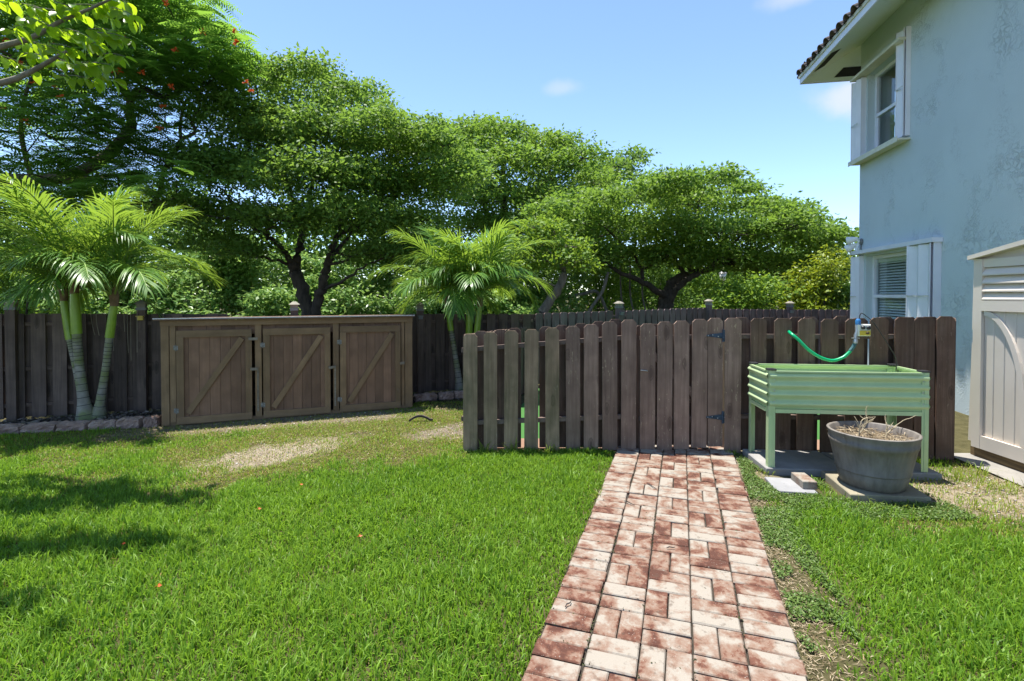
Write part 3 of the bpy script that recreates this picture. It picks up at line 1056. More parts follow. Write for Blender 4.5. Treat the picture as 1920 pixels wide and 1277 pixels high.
def rock_mesh(w, d, h, seed, name='edging_stone', mat='stone'):
    r = random.Random(seed)
    mb = MB()
    nx, ny, nz = 7, 4, 4
    idx = {}
    vs_, fs = [], []

    def vid(i, j, k):
        key = (i, j, k)
        if key not in idx:
            x = (i / nx - .5) * w
            y = (j / ny - .5) * d
            z = k / nz * h
            e = 0.012
            sx = 1 - 0.05 * (k == nz) - 0.03 * (j in (0, ny))
            vs_.append((x * sx + r.uniform(-e, e) * .6, y * (1 - 0.10 * (k == nz)) + r.uniform(-e, e), z + (r.uniform(-e, e) if k else 0) - (0.012 if (k == nz and (i in (0, nx) or j in (0, ny))) else 0)))
            idx[key] = len(vs_) - 1
        return idx[key]
    for i in range(nx):
        for j in range(ny):
            fs.append((vid(i, j, nz), vid(i + 1, j, nz), vid(i + 1, j + 1, nz), vid(i, j + 1, nz)))
    for k in range(nz):
        for i in range(nx):
            fs.append((vid(i, 0, k), vid(i + 1, 0, k), vid(i + 1, 0, k + 1), vid(i, 0, k + 1)))
            fs.append((vid(i + 1, ny, k), vid(i, ny, k), vid(i, ny, k + 1), vid(i + 1, ny, k + 1)))
        for j in range(ny):
            fs.append((vid(0, j + 1, k), vid(0, j, k), vid(0, j, k + 1), vid(0, j + 1, k + 1)))
            fs.append((vid(nx, j, k), vid(nx, j + 1, k), vid(nx, j + 1, k + 1), vid(nx, j, k + 1)))
    mb.add(vs_, fs)
    return mb.mesh(name, mat)


# left row: pixel spans along the bed edge
ST1 = [(-5.98, 0.30), (-5.66, 0.30), (-5.335, 0.325), (-5.01, 0.30), (-4.715, 0.275), (-4.44, 0.25), (-4.195, 0.225), (-3.985, 0.13)]
words = ['leftmost edging stone of the left bed, half past the photo edge', 'reddish edging stone at the photo left edge below the black fence', 'long flat edging stone left of the palm trunks, second whole one', 'edging stone directly in front of the left palm, chipped top',
         'edging stone right below the leaning right trunk of the left palm', 'pinkish edging stone between the left palm and the storage shed', 'taller edging stone next to last before the storage shed', 'small broken edging stone against the storage shed corner']
for i, (x, w) in enumerate(ST1):
    y = 5.30 + (x + 5.31) * 0.225
    o = inst('edging_stone', rock_mesh(w, 0.14, 0.085 + (0.02 if i >= 6 else 0), i + 3), None, (x, y + 0.06, 0.0), (0, 0, R(12.6) + random.uniform(-.06, .06)))
    tag(o, words[i], 'stone', 'stones edging the left palm bed')
ST2 = [(-1.19, 0.30), (-0.92, 0.20), (-0.68, 0.27), (-0.38, 0.28), (-0.08, 0.28)]
words2 = ['long dull edging stone touching the right side of the storage shed', 'short edging stone second from the storage shed by the right palm', 'pale edging stone just left of the picket pen corner', 'edging stone behind the first picket board, below the right palm', 'last edging stone of the right palm bed, behind the pickets']
for i, (x, w) in enumerate(ST2):
    y = 6.90 + (x + 1.33) * 0.37
    o = inst('edging_stone', rock_mesh(w, 0.13, 0.10, i + 31), None, (x, y + 0.05, 0), (0, 0, R(20) + random.uniform(-.08, .08)))
    tag(o, words2[i], 'stone', 'stones edging the right palm bed')

# a curled strip of bark on the dry grass
mb = MB()
for i in range(10):
    t0, t1 = i / 10, (i + 1) / 10
    p = lambda t: (-1.17 + 0.26 * t, 5.78 + 0.05 * t, 0.02 + 0.05 * math.sin(math.pi * min(1, t * 1.1)))
    a, c = p(t0), p(t1)
    mb.add([(a[0], a[1], a[2] - .012), (c[0], c[1], c[2] - .012), (c[0], c[1], c[2] + .012), (a[0], a[1], a[2] + .012), (a[0], a[1] + .03, a[2] - .006), (c[0], c[1] + .03, c[2] - .006), (c[0], c[1] + .03, c[2] + .012), (a[0], a[1] + .03, a[2] + .012)],
           [(0, 1, 2, 3), (3, 2, 6, 7), (5, 4, 7, 6), (1, 0, 4, 5)])
tag(mb.build('bark_strip', 'mulch'), 'dark curled strip of bark lying on the dry grass by the shed', 'bark')


# ================================================================== HOUSE
HH = R(10.5)
house = empty('house', (6.0, 8.87, 0), -(math.pi / 2 + HH))
tag(house, 'two storey blue green stucco house with white hurricane shutters and tiled roof', 'house')
# local x runs along the wall towards the camera, local -y is outdoors


def wall_with_holes(name, mat, L0, L1, z0, z1, thick, holes, flip=False):
    xs = sorted(set([L0, L1] + [h[0] for h in holes] + [h[1] for h in holes]))
    zs = sorted(set([z0, z1] + [h[2] for h in holes] + [h[3] for h in holes]))
    idx = {}
    vs_, fs = [], []

    def vid(i, k, s):
        key = (i, k, s)
        if key not in idx:
            p = (xs[i], s * thick, zs[k])
            if flip:
                p = (s * thick, xs[i], zs[k])
            vs_.append(p)
            idx[key] = len(vs_) - 1
        return idx[key]

    def solid(i, k):
        if i < 0 or k < 0 or i >= len(xs) - 1 or k >= len(zs) - 1:
            return False
        cx, cz = (xs[i] + xs[i + 1]) / 2, (zs[k] + zs[k + 1]) / 2
        return not any(h[0] < cx < h[1] and h[2] < cz < h[3] for h in holes)
    for i in range(len(xs) - 1):
        for k in range(len(zs) - 1):
            if not solid(i, k):
                continue
            fs.append((vid(i, k, 0), vid(i + 1, k, 0), vid(i + 1, k + 1, 0), vid(i, k + 1, 0)))
            fs.append((vid(i + 1, k, 1), vid(i, k, 1), vid(i, k + 1, 1), vid(i + 1, k + 1, 1)))
            for di, dk, e in ((-1, 0, (i, k, i, k + 1)), (1, 0, (i + 1, k, i + 1, k + 1)), (0, -1, (i, k, i + 1, k)), (0, 1, (i, k + 1, i + 1, k + 1))):
                if not solid(i + di, k + dk):
                    a, b_, c, d = e
                    fs.append((vid(a, b_, 0), vid(a, b_, 1), vid(c, d, 1), vid(c, d, 0)))
    mb = MB()
    mb.add(vs_, fs)
    return mb.build(name, mat, house)


WZ = 5.74
LOW = (0.25, 1.95, 0.95, 2.10)
UPP = (0.24, 1.44, 3.80, 5.12)
UP2 = (0.42, 1.05, 3.70, 4.95)
wall_with_holes('wall', 'stucco', 0.0, 11.0, 0.0, WZ, 0.20, [LOW, UPP])
wall_with_holes('wall', 'stucco', 0.201, 7.0, 0.0, WZ, 0.20, [UP2], flip=True)
part('wall', 'stucco', house, (0.201, 11.0, 6.8, 7.0, 0.0, WZ))
part('wall', 'stucco', house, (10.8, 11.0, 0.201, 6.799, 0.0, WZ - 0.001))
part('upper_floor', 'interior', house, (0.202, 10.79, 0.202, 6.79, 2.65, 2.85))
part('partition', 'interior', house, (0.202, 10.79, 3.4, 3.5, 0.0, 5.6))
part('partition', 'interior', house, (3.6, 3.7, 0.202, 3.399, 0.0, 5.6))
part('ceiling_board', 'interior', house, (0.202, 10.79, 0.202, 6.79, 5.62, 5.68))

# eaves: overhang 0.7, sloping soffit, fascia, tiles
OV, EZ = 0.70, 5.43
sof = MB()
sof.add([(-OV, -OV, EZ), (11.7, -OV, EZ), (11.7, -0.001, WZ), (0, -0.001, WZ)], [(0, 1, 2, 3)])
sof.add([(-OV, -OV, EZ), (-0.001, 0, WZ), (-0.001, 7.0, WZ), (-OV, 7.7, EZ)], [(0, 1, 2, 3)])
sof.build('soffit', 'soffit', house)
vm = MB()
sl = (WZ - EZ) / OV


def on_soffit_left(x, y):
    return (x, y, EZ + (y + OV) * sl - 0.006)


def on_soffit_far(x, y):
    return (x, y, EZ + (x + OV) * sl - 0.006)


vent = MB()
vent.add([on_soffit_left(-0.30, -0.64), on_soffit_left(0.45, -0.64), on_soffit_left(0.45, -0.50), on_soffit_left(-0.20, -0.50)], [(0, 1, 2, 3)])
vent.build('soffit_vent', 'dark_gap', house)
vent = MB()
vent.add([on_soffit_far(-0.62, -0.18), on_soffit_far(-0.62, 0.55), on_soffit_far(-0.42, 0.55), on_soffit_far(-0.42, -0.10)], [(0, 1, 2, 3)])
vent.build('soffit_vent', 'dark_gap', house)
part('fascia', 'white_alu', house, (-OV - 0.025, 11.7, -OV - 0.025, -OV, EZ - 0.02, EZ + 0.135))
part('fascia', 'white_alu', house, (-OV - 0.025, -OV, -OV + 0.001, 7.7, EZ - 0.02, EZ + 0.135))
part('drip_edge', 'cream_alu', house, (-OV - 0.045, 11.7, -OV - 0.045, -OV - 0.0255, EZ + 0.085, EZ + 0.138))
part('drip_edge', 'cream_alu', house, (-OV - 0.045, -OV - 0.0255, -OV - 0.025, 7.7, EZ + 0.086, EZ + 0.1375))

RS = 0.42   # roof slope
roof = MB()
apx = 4.2
rz0 = EZ + 0.14
roof.add([(-OV - .03, -OV - .03, rz0), (11.73, -OV - .03, rz0), (11.73 - apx, apx - OV, rz0 + apx * RS), (apx - OV, apx - OV, rz0 + apx * RS), (-OV - .03, 7.73, rz0), (11.73, 7.73, rz0)],
         [(0, 1, 2, 3), (0, 3, 4), (4, 3, 2, 5), (1, 5, 2)])
rf = roof.build('roof', 'tile_roof', house)
# barrel tiles, three courses up from the eave on both visible slopes
tl = MB()
TW, TL = 0.24, 0.40
prof = []
for k in range(9):
    a = math.pi * k / 8
    prof.append((-0.085 * math.cos(a), 0.068 * math.sin(a)))
outer = prof
inner = [(x * 0.82, z * 0.80) for x, z in prof]
n9 = len(outer)
vs_ = []
for yy, dz in ((0, 0), (TL, 0.0)):
    vs_ += [(x, yy, z + dz) for x, z in outer] + [(x, yy, z + dz) for x, z in inner]
fs = []
for i in range(n9 - 1):
    fs.append((i, i + 1, 2 * n9 + i + 1, 2 * n9 + i))
    fs.append((n9 + i + 1, n9 + i, 3 * n9 + i, 3 * n9 + i + 1))
    fs.append((i + 1, i, n9 + i, n9 + i + 1))
tl.add(vs_, fs, True)
# pan between two barrels
pan = []
for k in range(5):
    a = math.pi * k / 4
    pan.append((0.085 + 0.035 - 0.035 * math.cos(a), -0.022 * math.sin(a)))
vs_ = [(x, 0, z) for x, z in pan] + [(x, TL, z) for x, z in pan] + [(x, 0, z - 0.018) for x, z in pan]
fs = [(i, i + 1, 5 + i + 1, 5 + i) for i in range(4)] + [(i + 1, i, 10 + i, 11 + i) for i in range(4)]
tl.add(vs_, fs, True)
tile_me = tl.mesh('roof_tile', 'tile_roof')
th = math.atan(RS)
for r in range(3):
    for i in range(48):
        x = -OV - 0.02 + (i + 0.5) * TW
        y = -OV - 0.09 + r * 0.34
        if x < -OV + r * 0.34 - 0.1:
            continue
        inst('roof_tile', tile_me, rf, (x, y, rz0 + 0.01 + (y + OV) * RS + 0.03), (th - 0.03 + random.uniform(-.01, .01), 0, random.uniform(-.02, .02)))
for r in range(2):
    for i in range(12):
        y = -OV - 0.02 + (i + 0.5) * TW
        x = -OV - 0.09 + r * 0.34
        if y < -OV + r * 0.34:
            continue
        inst('roof_tile', tile_me, rf, (x, y, rz0 + 0.01 + (x + OV) * RS + 0.03), (th - 0.03, 0, -math.pi / 2))


def window(hole, depth, frame_w, rail_z, blinds):
    x0, x1, z0, z1 = hole
    w = empty('window', (x0, depth, z0), 0, house)
    W_, H_ = x1 - x0, z1 - z0
    fw = frame_w
    part('frame', 'white_alu', w, (0.001, fw, -0.03, 0.03, 0.001, H_ - 0.001), (W_ - fw, W_ - 0.001, -0.03, 0.03, 0.001, H_ - 0.001), (fw, W_ - fw, -0.03, 0.03, 0.001, fw), (fw, W_ - fw, -0.03, 0.03, H_ - fw, H_ - 0.001))
    rz_ = rail_z - z0
    part('meeting_rail', 'white_alu', w, (fw, W_ - fw, -0.035, 0.02, rz_ - 0.025, rz_ + 0.025))
    part('sash', 'white_alu', w, (fw, fw + 0.03, -0.02, 0.015, fw, rz_ - 0.0255), (W_ - fw - 0.03, W_ - fw, -0.02, 0.015, fw, rz_ - 0.0255))
    mb = MB()
    mb.box(fw + 0.001, W_ - fw - 0.001, -0.002, 0.002, fw + 0.001, rz_ - 0.026)
    mb.build('pane', 'glass', w)
    mb = MB()
    mb.box(fw + 0.001, W_ - fw - 0.001, 0.006, 0.010, rz_ + 0.026, H_ - fw - 0.001)
    mb.build('pane', 'glass', w)
    if blinds:
        sm = MB()
        sm.box(-(W_ / 2 - 0.06), W_ / 2 - 0.06, -0.022, 0.022, -0.0015, 0.0015)
        me = sm.mesh('blind_slat', 'blind')
        z = 0.05
        while z < H_ - 0.12:
            inst('blind_slat', me, w, (W_ / 2, 0.055, z), (R(38), 0, 0))
            z += 0.044
        part('blind_headrail', 'blind', w, (0.05, W_ - 0.05, 0.032, 0.075, H_ - 0.115, H_ - 0.055))
        for xx in (0.3, W_ / 2, W_ - 0.3):
            part('blind_cord', 'blind', w, (xx - 0.002, xx + 0.002, 0.031, 0.033, 0.05, H_ - 0.115))
    return w


window(LOW, 0.13, 0.055, 1.43, True)
window(UPP, 0.14, 0.055, 4.42, False)
# window in the far wall seen through the upper room
w2 = empty('window', (0.08, 0, 0), 0, house)
y0_, y1_, z0_, z1_ = UP2
part('frame', 'white_alu', w2, (-0.03, 0.03, y0_ + .001, y0_ + .05, z0_ + .001, z1_ - .001), (-0.03, 0.03, y1_ - .05, y1_ - .001, z0_ + .001, z1_ - .001), (-0.03, 0.03, y0_ + .05, y1_ - .05, z0_ + .001, z0_ + .05), (-0.03, 0.03, y0_ + .05, y1_ - .05, z1_ - .05, z1_ - .001))
part('meeting_rail', 'white_alu', w2, (-0.03, 0.03, y0_ + .051, y1_ - .051, 4.31, 4.36))
part('pane', 'glass', w2, (-0.002, 0.002, y0_ + .05, y1_ - .05, z0_ + .05, z1_ - .05))


def accordion(x0, x1, z0, z1, depth, folds, wide):
    """folded hurricane shutter: a stack of blades with an end plate"""
    s = empty('hurricane_shutter', (x0, 0, z0), 0, house)
    W_, H_ = x1 - x0, z1 - z0
    step = W_ / folds
    for i in range(folds):
        a = i * step
        d0 = depth if i % 2 == 0 else depth * 0.62
        d1 = depth * 0.62 if i % 2 == 0 else depth
        mb = MB()
        mb.add([(a, -d0, 0), (a + step, -d1, 0), (a + step, -d1, H_), (a, -d0, H_), (a, -d0 + .012, 0), (a + step, -d1 + .012, 0), (a + step, -d1 + .012, H_), (a, -d0 + .012, H_)],
               [(0, 1, 2, 3), (5, 4, 7, 6), (0, 4, 5, 1), (3, 2, 6, 7), (0, 3, 7, 4), (1, 5, 6, 2)])
        mb.build('blade', 'white_alu', s)
    part('end_plate', 'white_alu', s, (-0.012, -0.001, -depth - 0.01, -0.001, -0.01, H_ + 0.01))
    part('end_plate', 'white_alu', s, (W_ + 0.001, W_ + 0.012, -depth * 0.7, -0.001, -0.01, H_ + 0.01))
    part('backing', 'white_alu', s, (0.001, W_ - 0.001, -depth * 0.55, -0.002, 0.0, H_))
    zl = H_ * 0.45
    part('lock_bar', 'grey_plastic', s, (-0.004, W_ + 0.004, -depth - 0.016, -depth - 0.011, zl, zl + 0.018))
    return s


accordion(-0.03, 0.17, 0.85, 2.10, 0.10, 3, False)
accordion(1.72, 2.22, 0.85, 2.13, 0.13, 4, True)
accordion(-0.03, 0.19, 3.72, 5.10, 0.12, 3, False)
accordion(1.30, 1.47, 3.76, 5.30, 0.09, 2, True)
part('shutter_track', 'white_alu', house, (-0.04, 2.26, -0.13, -0.0015, 2.14, 2.20))
part('shutter_track', 'cream_alu', house, (-0.03, 1.48, -0.16, -0.0015, 5.125, 5.165), )
part('shutter_track', 'cream_alu', house, (-0.03, 1.50, -0.17, -0.0015, 3.69, 3.715))
part('shutter_track', 'cream_alu', house, (-0.03, 1.50, -0.175, -0.1705, 3.67, 3.745))
part('sill', 'stucco', house, (0.24, 1.29, -0.02, -0.0012, 3.755, 3.80))

# motion flood lamp at the house corner
fld = empty('flood_lamp', (6.0, 8.87, 2.30), -(math.pi / 2 + HH))
tag(fld, 'white twin head motion flood lamp on the house corner', 'lamp')
mb = MB()
mb.lathe([(0.0, 0.0), (0.055, 0.0), (0.055, 0.02), (0.02, 0.03), (0.0, 0.03)], 20)
for i, (x, y, z) in enumerate(mb.v):
    mb.v[i] = (0.10 + x, -0.002 - z, 0.06 + y)
mb.build('base', 'lamp_grey', fld)
for (dx, dz, tx, tz) in ((0.02, 0.05, -0.55, -0.15), (-0.05, -0.04, -0.45, -0.5)):
    mb = MB()
    a = Vector((0.10, -0.035, 0.06))
    d = Vector((tx, -0.8, tz)).normalized()
    q = a + Vector((dx, -0.03, dz))
    mb.tube([q, q + d * 0.05, q + d * 0.10, q + d * 0.16, q + d * 0.17], [0.03, 0.042, 0.055, 0.068, 0.055], 16)
    mb.tube([a, q], 0.014, 8)
    mb.build('lamp_head', 'white_plastic', fld)
mb = MB()
mb.tube([(0.09, -0.04, 0.03), (0.08, -0.07, -0.04), (0.08, -0.07, -0.10)], [0.02, 0.03, 0.028], 12)
mb.build('motion_sensor', 'white_plastic', fld)
mb = MB()
mb.tube([(0.10, -0.01, 0.0), (0.10, -0.012, -0.12)], 0.005, 6)
mb.build('wire', 'cap_black', fld)


# ================================================================== TAUPE VINYL SHED
vs_root = empty('vinyl_shed', (4.13, 4.56, 0), -(math.pi / 2 + R(1.0)))
tag(vs_root, 'taupe vinyl garden shed with louvred doors against the house', 'shed')
# local x along the front towards the camera, local -y outdoors (left)
DZ = 0.10
FRL = 1.5


def topz(x):
    return 1.775 + 0.12 * (1 - abs(x - FRL / 2) / (FRL / 2))


mb = MB()
mb.prism([(0.012, DZ), (FRL - 0.012, DZ), (FRL - 0.012, topz(FRL)), (FRL / 2, topz(FRL / 2)), (0.012, topz(0))], 0.03, 0.85)
mb.build('body', 'vinyl', vs_root)
for xo in (0.0, FRL / 2):
    d = empty('door', (xo, 0, 0), 0, vs_root)
    W_ = FRL / 2 - 0.004
    part('door_stile', 'vinyl', d, (0.0, 0.082, -0.022, 0.029, DZ, topz(0) - 0.012))
    part('door_stile', 'vinyl', d, (W_ - 0.082, W_, -0.022, 0.029, DZ, topz(0) - 0.012))
    part('door_rail', 'vinyl', d, (0.0825, W_ - 0.0825, -0.024, 0.029, 1.31, 1.40))
    part('door_rail', 'vinyl', d, (0.0825, W_ - 0.0825, -0.020, 0.029, DZ, DZ + 0.115))
    part('door_rail', 'vinyl', d, (0.0825, W_ - 0.0825, -0.010, 0.029, 1.69, topz(0) - 0.013))
    for i in range(4):
        z = 1.405 + i * 0.071
        mb = MB()
        mb.add([(0.083, -0.022, z), (W_ - 0.083, -0.022, z), (W_ - 0.083, -0.022, z + 0.012), (0.083, -0.022, z + 0.012), (0.083, 0.012, z + 0.068), (W_ - 0.083, 0.012, z + 0.068), (0.083, 0.012, z), (W_ - 0.083, 0.012, z)],
               [(0, 1, 2, 3), (3, 2, 5, 4), (0, 6, 7, 1), (6, 4, 5, 7), (0, 3, 4, 6), (1, 7, 5, 2)])
        mb.build('louvre', 'vinyl', d)
    n = 6
    pw = (W_ - 0.165) / n
    for i in range(n):
        mb = MB()
        x0 = 0.0825 + i * pw
        mb.chbox(x0 + 0.001, x0 + pw - 0.001, DZ + 0.1155, 1.3095, -0.0, 0.008, 0.005, Matrix(((1, 0, 0, 0), (0, 0, -1, 0.012), (0, 1, 0, 0), (0, 0, 0, 1))))
        mb.build('plank', 'vinyl', d)
    mb = MB()
    arc = []
    for k in range(15):
        a = (math.pi / 2) * k / 14
        arc.append((0.10 + 0.36 * math.sin(a), 0.44 + 0.85 * math.cos(a)))
    arc.append((0.46, DZ + 0.12))
    for i in range(len(arc) - 1):
        (xa, za), (xb, zb) = arc[i], arc[i + 1]

        def nrm(j):
            x0, z0 = arc[max(0, j - 1)]
            x1, z1 = arc[min(len(arc) - 1, j + 1)]
            l = math.hypot(x1 - x0, z1 - z0)
            return (-(z1 - z0) / l * 0.022, (x1 - x0) / l * 0.022)
        na, nb = nrm(i), nrm(i + 1)
        if i == 0:
            na = (0.0, 0.02)
        v8 = [(xa - na[0], -0.016, za - na[1]), (xb - nb[0], -0.016, zb - nb[1]), (xb + nb[0], -0.016, zb + nb[1]), (xa + na[0], -0.016, za + na[1]),
              (xa - na[0], 0.006, za - na[1]), (xb - nb[0], 0.006, zb - nb[1]), (xb + nb[0], 0.006, zb + nb[1]), (xa + na[0], 0.006, za + na[1])]
        mb.add(v8, [(0, 1, 2, 3), (0, 4, 5, 1), (2, 6, 7, 3)])
    mb.build('arch_moulding', 'vinyl', d)
mb = MB()
for sgn in (0,):
    mb.prism([(-0.03, topz(0) - 0.012), (FRL / 2, topz(FRL / 2) + 0.004), (FRL + 0.03, topz(FRL) - 0.012), (FRL + 0.03, topz(FRL) + 0.022), (FRL / 2, topz(FRL / 2) + 0.045), (-0.03, topz(0) + 0.022)], -0.055, 0.90)
mb.build('roof', 'vinyl', vs_root)
# hinge side: bulged edge strips
for (z0, z1, o0, o1) in ((1.14, 1.60, 0.022, 0.016), (0.14, 1.02, 0.045, 0.022)):
    mb = MB()
    mb.add([(-0.006, -0.004, z0), (-0.006, 0.05, z0), (-0.006 - o0, 0.05, z0), (-0.006 - o0, -0.004, z0), (-0.006, -0.004, z1), (-0.006, 0.05, z1), (-0.006 - o1, 0.05, z1), (-0.006 - o1, -0.004, z1)],
           [(0, 3, 2, 1), (4, 5, 6, 7), (0, 4, 7, 3), (3, 7, 6, 2), (1, 2, 6, 5)])
    mb.build('hinge_strip', 'vinyl', vs_root)
for zc in (1.66, 1.08):
    part('hinge', 'cap_black', vs_root, (-0.022, -0.004, 0.0, 0.04, zc - 0.055, zc + 0.04))
part('timber_base', 'timber', vs_root, (-0.03, FRL + 0.03, 0.0, 0.10, 0.018, 0.094), (-0.03, FRL + 0.03, 0.75, 0.85, 0.018, 0.094))
part('under_void', 'dark_gap', vs_root, (0.02, FRL - 0.02, 0.101, 0.749, 0.02, 0.098))


# ================================================================== RAISED PLANTER AND THINGS BY IT
def slab(name, label, pts, z0, z1, mat, cat='slab', group=None):
    mb = MB()
    n = len(pts)
    c = 0.006
    cx = sum(p[0] for p in pts) / n
    cy = sum(p[1] for p in pts) / n
    ins = [(x + (cx - x) * 0.018, y + (cy - y) * 0.018) for x, y in pts]
    vs_ = [(x, y, z0) for x, y in pts] + [(x, y, z1 - c) for x, y in pts] + [(x, y, z1) for x, y in ins]
    fs = [tuple(range(n - 1, -1, -1)), tuple(range(2 * n, 3 * n))]
    for i in range(n):
        j = (i + 1) % n
        fs += [(i, j, j + n, i + n), (i + n, j + n, j + 2 * n, i + 2 * n)]
    mb.add(vs_, fs)
    o = mb.build(name, mat)
    return tag(o, label, cat, group)


slab('concrete_slab', 'left grey concrete slab under the green planter', [(2.05, 4.10), (2.70, 4.04), (2.74, 4.565), (2.09, 4.62)], 0.0, 0.055, 'slab', 'slab', 'slabs under the planter')
slab('concrete_slab', 'right grey concrete slab under the green planter', [(2.71, 4.039), (3.36, 3.975), (3.40, 4.44), (2.75, 4.53)], 0.0, 0.053, 'slab', 'slab', 'slabs under the planter')
slab('concrete_slab', 'buff concrete slab under the barrel pot', [(2.37, 3.56), (2.885, 3.50), (2.98, 3.99), (2.46, 4.05)], 0.0, 0.055, 'slab_buff')
slab('concrete_slab', 'thin pale square paver lying in the weeds beside the path', [(1.93, 3.71), (2.205, 3.66), (2.26, 3.94), (1.985, 4.0)], 0.0, 0.022, 'slab_pale')
mb = MB()
mb.chbox(-0.05, 0.05, -0.10, 0.10, 0.0, 0.058, 0.005)
o = mb.build('loose_brick', brickmat('loose_brick_clay', 0.03), None, (2.20, 3.835, 0.022), R(-6))
tag(o, 'single loose brick resting on the pale square paver', 'brick')

PA = math.atan2(-0.12, 1.20)
pl = empty('raised_planter', (2.075, 4.125, 0.055), PA)
tag(pl, 'sage green corrugated metal raised planter on four legs', 'planter')
PW, PD, PH = 1.205, 0.44, 0.785
PB = 0.475
for (lx, ly, fx, fy) in ((0, 0, 1, 1), (PW, 0, -1, 1), (0, PD, 1, -1), (PW, PD, -1, -1)):
    lg = empty('leg', (lx, ly, 0), 0, pl)
    mb = MB()
    mb.box(min(0, fx * 0.052), max(0, fx * 0.052), min(0, fy * 0.003), max(0, fy * 0.003), 0, PH)
    mb.box(min(0, fx * 0.003), max(0, fx * 0.003), min(fy * 0.0031, fy * 0.052), max(fy * 0.0031, fy * 0.052), 0, PH)
    mb.box(min(fx * 0.026, fx * 0.034), max(fx * 0.026, fx * 0.034), min(-fy * 0.004, fy * -0.0001), max(-fy * 0.004, -fy * 0.0001), 0, PH - 0.001)
    mb.build('angle_post', 'green_paint', lg)
    mb = MB()
    mb.chbox(min(-fx * 0.006, fx * 0.058), max(-fx * 0.006, fx * 0.058), min(-fy * 0.006, fy * 0.058), max(-fy * 0.006, fy * 0.058), PH + 0.0005, PH + 0.014, 0.004)
    mb.build('cap', 'cap_black', lg)
    for zz in (PB + 0.06, PB + 0.15, PB + 0.24, PH - 0.03):
        mb = MB()
        mb.tube([(fx * 0.043, -fy * 0.0005, zz), (fx * 0.043, -fy * 0.005, zz)], 0.005, 6)
        mb.build('bolt', 'steel', lg)


def corrugated(L, h, amp=0.024, n=4):
    """sheet in the xz plane, waves run along z"""
    pr = []
    per = h / n
    for i in range(n):
        z = i * per
        for (dz, a) in ((0.0, 0.0), (0.10, 0.06), (0.22, 0.28), (0.36, 0.66), (0.48, 0.93), (0.56, 1.0), (0.64, 0.93), (0.76, 0.62), (0.88, 0.2), (0.95, 0.04)):
            pr.append((z + dz * per, -amp * a))
    pr.append((h, 0.0))
    mb = MB()
    vs_ = []
    for z, a in pr:
        vs_ += [(0, a, z), (L, a, z), (0, a + 0.0025, z), (L, a + 0.0025, z)]
    fs = []
    for i in range(len(pr) - 1):
        q = i * 4
        fs += [(q, q + 1, q + 5, q + 4), (q + 3, q + 2, q + 6, q + 7)]
    mb.add(vs_, fs, True)
    return mb


PHH = PH - PB - 0.012
o = corrugated(PW - 0.012, PHH).build('panel', 'green_paint', pl, (0.006, 0.008, PB))
o = corrugated(PW - 0.012, PHH).build('panel', 'green_paint', pl, (PW - 0.006, PD - 0.008, PB), math.pi)
o = corrugated(PD - 0.012, PHH).build('panel', 'green_paint', pl, (0.008, PD - 0.006, PB), -math.pi / 2)
o = corrugated(PD - 0.012, PHH).build('panel', 'green_paint', pl, (PW - 0.008, 0.006, PB), math.pi / 2)
part('lower_rim', 'green_paint', pl, (0.053, PW - 0.053, -0.006, 0.010, PB - 0.032, PB - 0.002))
part('lower_rim', 'green_paint', pl, (0.053, PW - 0.053, PD - 0.010, PD + 0.006, PB - 0.032, PB - 0.002))
part('lower_rim', 'green_paint', pl, (-0.006, 0.010, 0.053, PD - 0.053, PB - 0.032, PB - 0.002))
part('lower_rim', 'green_paint', pl, (PW - 0.010, PW + 0.006, 0.053, PD - 0.053, PB - 0.032, PB - 0.002))
part('top_rim', 'green_paint', pl, (0.053, PW - 0.053, -0.010, 0.012, PH - 0.014, PH - 0.002))
part('top_rim', 'green_paint', pl, (0.053, PW - 0.053, PD - 0.012, PD + 0.010, PH - 0.014, PH - 0.002))
part('top_rim', 'green_paint', pl, (-0.010, 0.012, 0.053, PD - 0.053, PH - 0.014, PH - 0.002))
part('top_rim', 'green_paint', pl, (PW - 0.012, PW + 0.010, 0.053, PD - 0.053, PH - 0.014, PH - 0.002))
part('base_panel', 'green_paint', pl, (0.014, PW - 0.014, 0.014, PD - 0.014, PB + 0.02, PB + 0.026))
part('centre_brace', 'green_paint', pl, (PW / 2 - 0.012, PW / 2 + 0.012, 0.014, PD - 0.014, PB - 0.03, PB + 0.018))


def potmat():
    m, nt, b = newmat('barrel_resin')
    v = obj_coord(nt, (26, 26, 3), rand=False)
    gr = noise(nt, v, 1.0, 5, 0.6)
    v2 = obj_coord(nt, rand=False)
    bl = noise(nt, v2, 5, 5, 0.6)
    c = ramp(nt, gr, [(0.3, (0.100, 0.085, 0.072)), (0.7, (0.185, 0.162, 0.140))])
    c = mixc(nt, ramp(nt, bl, [(0.45, 0.0), (0.7, 0.7)]), c, (0.215, 0.19, 0.165))
    lk(nt, c, b.inputs['Base Color'])
    b.inputs['Roughness'].default_value = 0.62
    bump(nt, b, gr, 0.25, 0.003)
    return m


MAT['barrel'] = potmat()
pot = empty('barrel_pot', (2.66, 3.76, 0.055))
tag(pot, 'round grey half barrel pot with a dead plant, on the buff slab', 'pot')
RB, RT, PHT = 0.20, 0.288, 0.395


def rad(z):
    return RB + (RT - RB) * (z / PHT) ** 0.85


def stave(r, z, k):
    return r - (0.0032 if (k % 7 == 0) else 0.0)


